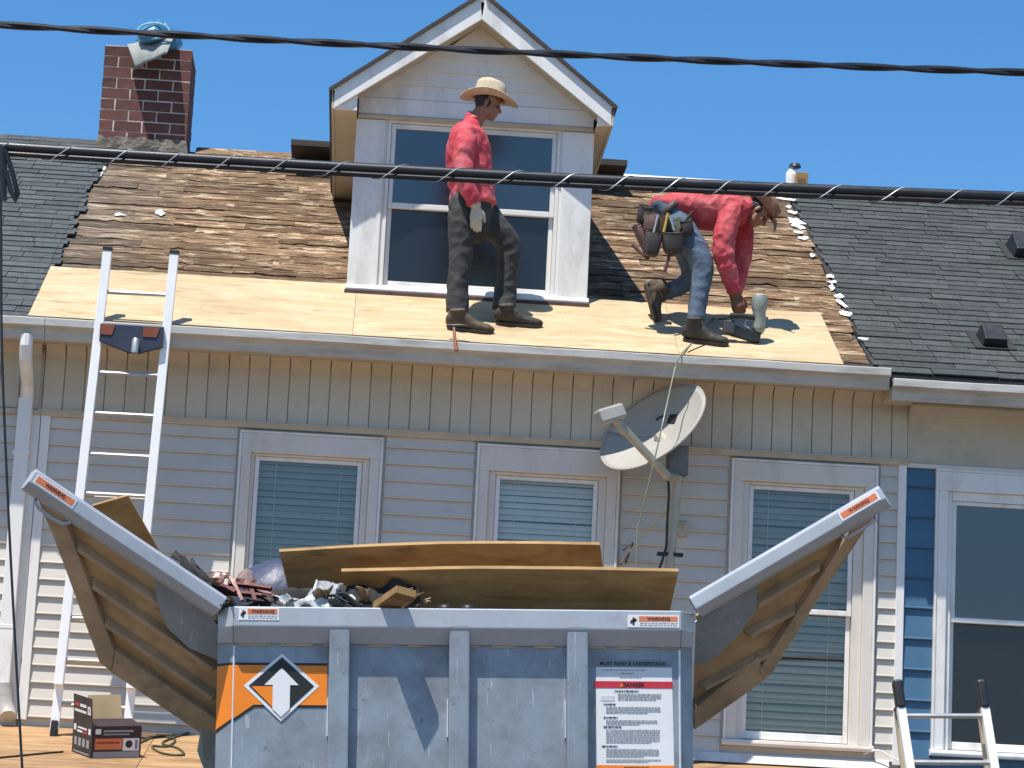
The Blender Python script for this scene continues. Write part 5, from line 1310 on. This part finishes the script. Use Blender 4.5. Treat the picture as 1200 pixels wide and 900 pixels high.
sh = MB(); limb(sh, tor, n=24, round1=False); limb(sh, arm_n, round1=False); limb(sh, arm_f, round1=False)
solid(sh, 'shirt', M['shirt'], man, .009, 5, cloth_disp(.014, 3, 8, 10))
cl_ = [q1(556+9*math.cos(a), 141+3.2*math.sin(a)-2*math.cos(a), .062*math.sin(a)) for a in [k*math.pi/12 for k in range(25)]]
MB().tube(cl_, .012, 7).build('shirt_collar', M['shirt'], man, smooth=True)
tr = MB(); limb(tr, [(q1(551, 226), .165, .155), (q1(551, 238), .175, .165), (q1(552, 252), .18, .165), (q1(554, 264), .16, .14)], n=22); limb(tr, leg_n, round1=False); limb(tr, leg_f, round1=False)
solid(tr, 'trousers', M['jeans_black'], man, .009, 4, cloth_disp(.012, 11, 7, 9))
gl = MB(); hand(gl, wn, Vector((.05, -.02, -1)), Vector((.05, -1, 0)), X_, 1.06, .28, .004)
limb(gl, [(q1(556, 239, -.2), .044, .046), (wn, .040, .036)], n=14)
solid(gl, 'glove', M['glove'], man, .0045, 1, lambda co: .002*noise.noise(co*40))
gl = MB(); hand(gl, wf, Vector((.1, 0, -1)), Vector((0, 1, 0)), X_, 1.06, .3, .004); solid(gl, 'glove', M['glove'], man, .0045, 1)
hr = MB(); blob(hr, at1(-.028, 0, .035), ax1, (.090, .081, .082), 18, 10); blob(hr, at1(-.05, 0, -.01), ax1, (.05, .066, .055)); 
for k in (-1, 1): blob(hr, at1(.016, .066*k, .012), ax1, (.012, .008, .022))
solid(hr, 'hair', M['hair'], man, .006, 2, lambda co: .003*noise.noise(co*60))
for k in (-1, 1):
    mb = MB(); blob(mb, at1(.083, .032*k, .004), ax1, (.010, .013, .006), 10, 6); mb.build('eye', M['hair'], man, smooth=True)
hat(man, at1, ax1, M['straw'], pm('hat_band', (.40, .27, .14), .7), .232, .178, .122, .098, .15, .032, .035, R(-10), up=.058)
boot(man, axesM(fn_+Vector((-.0, 0, 0)), Vector((.985, -.12, -.08)), RN*.75+Z_*.25), M['boot'], M['sole'], 1.08, .16)
boot(man, axesM(ff_+Vector((0, 0, 0)), Vector((1, .0, -.02)), RN*.75+Z_*.25), M['boot_dark'], M['sole'], 1.08, .16)  # far boot given a darker colour to stand for its shade

# ------------------------------------------------------------------ kneeling man
Y2 = .10
def q2(px, py, dy=0.0): return P(px, py, Y2+dy)
g2 = RP(822, 401, .02)
man2 = thing('person', (g2.x, g2.y, g2.z), 'person in red shirt bending over with a nail gun and tool belt', 'person')
tor2 = [(q2(772, 240), .15, .07), (q2(785, 243), .175, .105), (q2(805, 243), .18, .125), (q2(828, 246), .19, .155), (q2(850, 247), .20, .155), (q2(866, 246), .16, .115), (q2(876, 243), .085, .075)]
an2 = [(q2(858, 247, -.15), .075, .08), (q2(852, 265, -.19), .086, .086), (q2(848, 285, -.205), .084, .086), (q2(849, 303, -.20), .080, .084), (q2(855, 323, -.18), .066, .068), (q2(861, 343, -.16), .050, .052)]
af2 = [(q2(868, 250, .15), .075, .075), (q2(871, 270, .19), .08, .08), (q2(870, 300, .2), .075, .075), (q2(866, 325, .15), .062, .062), (q2(862, 346, .10), .048, .048)]
ln2 = [(q2(792, 262, -.10), .11, .12), (q2(806, 280, -.13), .11, .108), (q2(819, 300, -.15), .096, .098), (q2(823, 316, -.16), .085, .088), (q2(820, 340, -.165), .072, .074), (q2(817, 362, -.165), .068, .068), (q2(816, 374, -.165), .072, .072)]
lf2 = [(q2(792, 266, .10), .11, .115), (q2(806, 296, .17), .105, .10), (q2(812, 322, .22), .088, .086), (q2(800, 334, .235), .075, .07), (q2(783, 341, .245), .066, .066), (q2(768, 347, .25), .068, .068)]
body = MB()
hf2 = Vector((.56, -.22, -.80)).normalized(); hu2 = Vector((.80, -.10, .55))
hc2 = q2(889, 249, -.03)
at2, ax2 = head(body, hc2, hf2, hu2, .98)
limb(body, [(at2(-.02, 0, -.02), .056, .058), (q2(880, 244), .06, .062), (q2(868, 246), .09, .08)], n=16, k=3)
for s_ in (tor2, an2, af2, ln2, lf2): limb(body, slim(s_, .02))
limb(body, [(q2(780, 246), .14, .10), (q2(794, 262), .15, .12)])
w2 = q2(862, 346, -.155); wf2 = q2(861, 350, .09)
hd1 = Vector((.42, -.05, -1)); hand(body, w2, hd1, Vector((.25, -1, .0)), Vector((1, 0, .3)), 1.0, .75)
hand(body, wf2, Vector((.35, -.2, -1)), Vector((.2, .9, .1)), Vector((1, 0, .3)), 1.0, .8)
limb(body, [(ln2[-1][0]+Z_*.05, .05, .05), (ln2[-1][0]-Z_*.04, .045, .05)])
limb(body, [(lf2[-1][0]+X_*.05, .05, .05), (lf2[-1][0]-X_*.04, .045, .05)])
solid(body, 'body', M['skin'], man2, .0065, 2)
sh = MB(); limb(sh, tor2, n=24); limb(sh, an2, round1=False); limb(sh, af2, round1=False)
solid(sh, 'shirt', M['shirt2'], man2, .009, 5, cloth_disp(.014, 21, 13, 11))
cl_ = [q2(876+2.5*math.cos(a), 244+9*math.sin(a), .062*math.cos(a)) for a in [k*math.pi/12 for k in range(25)]]
MB().tube(cl_, .013, 7).build('shirt_collar', M['shirt2'], man2, smooth=True)
tr = MB(); limb(tr, [(q2(774, 243), .16, .085), (q2(782, 250), .175, .115), (q2(794, 264), .175, .135)], n=22); limb(tr, ln2, round1=False); limb(tr, lf2, round1=False)
solid(tr, 'trousers', M['jeans_blue'], man2, .009, 4, cloth_disp(.012, 31, 7, 9))
gl = MB(); hand(gl, w2, hd1, Vector((.25, -1, .0)), Vector((1, 0, .3)), 1.06, .75, .004)
limb(gl, [(q2(860, 342, -.16), .042, .042), (w2, .038, .034)], n=14)
solid(gl, 'glove', pm('brown_glove', (.20, .085, .045), .75, var=.2, scale=16, bmp=.3), man2, .0045, 1)
gl = MB(); hand(gl, wf2, Vector((.35, -.2, -1)), Vector((.2, .9, .1)), Vector((1, 0, .3)), 1.06, .8, .004); solid(gl, 'glove', bpy.data.materials['brown_glove'], man2, .0045, 1)
hr = MB(); blob(hr, at2(-.028, 0, .035), ax2, (.090, .081, .082), 18, 10); blob(hr, at2(-.05, 0, -.01), ax2, (.05, .066, .055))
for k in (-1, 1): blob(hr, at2(.016, .066*k, .012), ax2, (.012, .008, .022))
solid(hr, 'hair', M['hair'], man2, .006, 2, lambda co: .003*noise.noise(co*60))
for k in (-1, 1):
    mb = MB(); blob(mb, at2(.083, .032*k, .004), ax2, (.010, .013, .006), 10, 6); mb.build('eye', M['hair'], man2, smooth=True)
hat(man2, at2, ax2, M['felt_hat'], M['leather_dark'], .205, .175, .118, .096, .115, .075, .06, R(-4), up=.052)
boot(man2, axesM(RP(817, 401, .02), Vector((.97, -.2, -.10)), RN*.8+Z_*.2), M['boot_dark'], M['sole'], 1.06, .19)
# rear boot stands on its toe, sole to the left
tz = RP(771, 377, .02); fx = Vector((.30, -.05, -1)).normalized(); fz = Vector((.95, .05, .30))
boot(man2, axesM(tz - fx*.215 - fz.normalized()*.03, fx, fz), M['boot'], M['sole'], 1.0, .17)

# tool belt
belt = MB(); bc = [q2(783+13*math.cos(a)-7*math.sin(a)*0, 249+13*math.sin(a), -.0) for a in (0,)]
def ringpts(c0, axis, rs, ro, n=28):
    a = Y_; b = axis.cross(a).normalized()
    return [c0 + a*math.cos(2*math.pi*k/n)*rs + b*math.sin(2*math.pi*k/n)*ro for k in range(n+1)]
hipax = (q2(800, 262)-q2(774, 240)).normalized()
bp = ringpts(q2(783, 250), hipax, .195, .135)
tbm = MB()
for sgn in (-.026, .026): pass
tbm.add([p+hipax*o_ for o_ in (-.028, .028) for p in bp], [(k, k+1, len(bp)+k+1, len(bp)+k) for k in range(len(bp)-1)])
tbelt = thing('tool_belt', q2(782, 262), 'worn brown leather tool belt full of tools on the bending man', 'tool belt')
tbm.build('belt_strap', M['leather_dark'], tbelt, smooth=True, thick=.008)
def pouch(px, py, dy, w, h, d, tilt, mat, rz=0.0, lip=True):
    Mx = Matrix.Translation(q2(px, py, dy)) @ Matrix.Rotation(tilt, 4, 'Y') @ Matrix.Rotation(rz, 4, 'Z')
    mb = MB(); n = 20; secs = ((0, 1.0), (-.15, 1.02), (-.5, .98), (-.8, .9), (-.95, .75), (-1.0, .5))
    vs = []
    for t, k in secs:
        for i in range(n):
            q = 2*math.pi*i/n; c_, s_ = math.cos(q), math.sin(q)
            vs.append((math.copysign(abs(c_)**.6, c_)*w/2*k, math.copysign(abs(s_)**.6, s_)*d/2*k + .01*noise.noise(Vector((c_*3, s_*3, t*4+px))), t*h + (.02*s_ if t == 0 else 0)))
    mb.add(vs, [(i*n+q, i*n+(q+1) % n, (i+1)*n+(q+1) % n, (i+1)*n+q) for i in range(len(secs)-1) for q in range(n)] + [tuple(range((len(secs)-1)*n, len(secs)*n))])
    po = mb.build('pouch', mat, tbelt, Mx, smooth=True, thick=.007)
    if lip:
        MB().tube([(v[0]*1.02, v[1]*1.02, v[2]) for v in vs[:n]]+[vs[0]], .006, 6).build('pouch_rim', M['leather_dark'], po, Mx, smooth=True)
    return po
pouch(771, 252, -.24, .20, .16, .09, R(10), M['leather'])
pouch(767, 272, -.27, .13, .19, .09, R(8), M['leather_dark'])
pouch(788, 272, -.27, .16, .17, .10, R(-4), M['leather_dark'])
pouch(751, 264, -.19, .13, .24, .09, R(-24), M['leather'], R(20))
pouch(803, 258, -.24, .10, .12, .08, R(-10), M['leather_dark'])
pouch(757, 242, -.12, .10, .14, .08, R(12), M['leather_dark'])
TL = [((741, 287), (760, 304), -.20, .017, M['leather'], 'hammer_handle'), ((785, 298), (779, 318), -.27, .014, pm('dark_red_grip', (.10, .02, .018), .5), 'tool_handle'), ((766, 273), (771, 252), -.29, .010, M['alu'], 'wrench'), ((778, 272), (783, 250), -.29, .012, pm('yellow_tool', (.50, .36, .05), .5), 'pliers_handle'), ((790, 270), (785, 254), -.30, .011, M['alu'], 'chisel'), ((800, 262), (812, 248), -.27, .012, M['leather_dark'], 'tool_handle'), ((760, 270), (752, 256), -.25, .012, M['black'], 'tool_handle'), ((796, 268), (795, 255), -.29, .013, pm('olive_tape', (.22, .20, .06), .5), 'tape_measure')]
for (a, b, dy, r_, mt, nm_) in TL: MB().tube([q2(*a, dy), q2((a[0]+b[0])/2, (a[1]+b[1])/2, dy-.006), q2(*b, dy-.01)], [r_, r_*.85, r_*1.05], 8).build(nm_, mt, tbelt, smooth=True)

# nail gun
gp = RP(884, 403, .020)
gun = thing('nail_gun', gp, 'grey green pneumatic nail gun pressed on the plywood by the bending man', 'nail gun')
gb, gt = P(889, 388, gp.y), P(890, 346, gp.y)
Mg = axesM(gb, X_, (gt-gb).normalized()); Lg = (gt-gb).length
gm1 = pm('gun_housing', (.33, .35, .29), .4, .2, var=.12, scale=12, bmp=.1, dirt=(.15, .14, .11), dscale=9)
MB().lathe([(.03, -.02), (.046, .0), (.05, .03), (.050, Lg*.55), (.058, Lg*.60), (.060, Lg*.90), (.054, Lg*.98), (.03, Lg), (.001, Lg)], 24).build('cylinder', gm1, gun, Mg, smooth=True)
MB().lathe([(.040, Lg*.97), (.042, Lg*1.0), (.03, Lg*1.02), (.001, Lg*1.02)], 18).build('exhaust_cap', M['sticker'], gun, Mg, smooth=True)
h0, h1 = P(884, 372, gp.y-.02), P(856, 370, gp.y-.03)
MB().tube([h0, h0.lerp(h1, .5)+Z_*.004, h1], [.024, .021, .023], 10).build('grip', M['black'], gun, smooth=True)
MB().tube([P(876, 374, gp.y-.02), P(872, 381, gp.y-.02), P(878, 385, gp.y-.02)], .006, 6).build('trigger', M['alu'], gun, smooth=True)
n0 = P(887, 392, gp.y); MB().ext([n0+Vector((-.035, -.035, .05)), n0+Vector((.035, -.035, .05)), n0+Vector((.02, -.03, -.06)), n0+Vector((-.03, -.03, -.06))], (0, .065, 0)).build('nose', M['black'], gun, bevel=.006)
m0, m1 = P(884, 394, gp.y), P(850, 384, gp.y)
md_ = (m1-m0); MB().ext([m0+Vector((0, -.02, -.05)), m0+Vector((0, -.02, .035)), m0+Vector((0, .02, .035)), m0+Vector((0, .02, -.05))], md_).build('magazine', M['black'], gun, bevel=.006)
MB().ext([m1+Vector((-.02, -.035, -.055)), m1+Vector((-.02, -.035, .06)), m1+Vector((-.02, .035, .06)), m1+Vector((-.02, .035, -.055))], (.09, 0, -.0)).build('magazine_can', pm('gun_grey', (.06, .058, .055), .5, var=.2), gun, bevel=.014)
MB().tube([h1, P(850, 373, gp.y-.03), P(842, 374, gp.y-.02), P(836, 372, RP(836, 372, .03).y)], .009, 7).build('hose_fitting', M['cable'], gun, smooth=True)
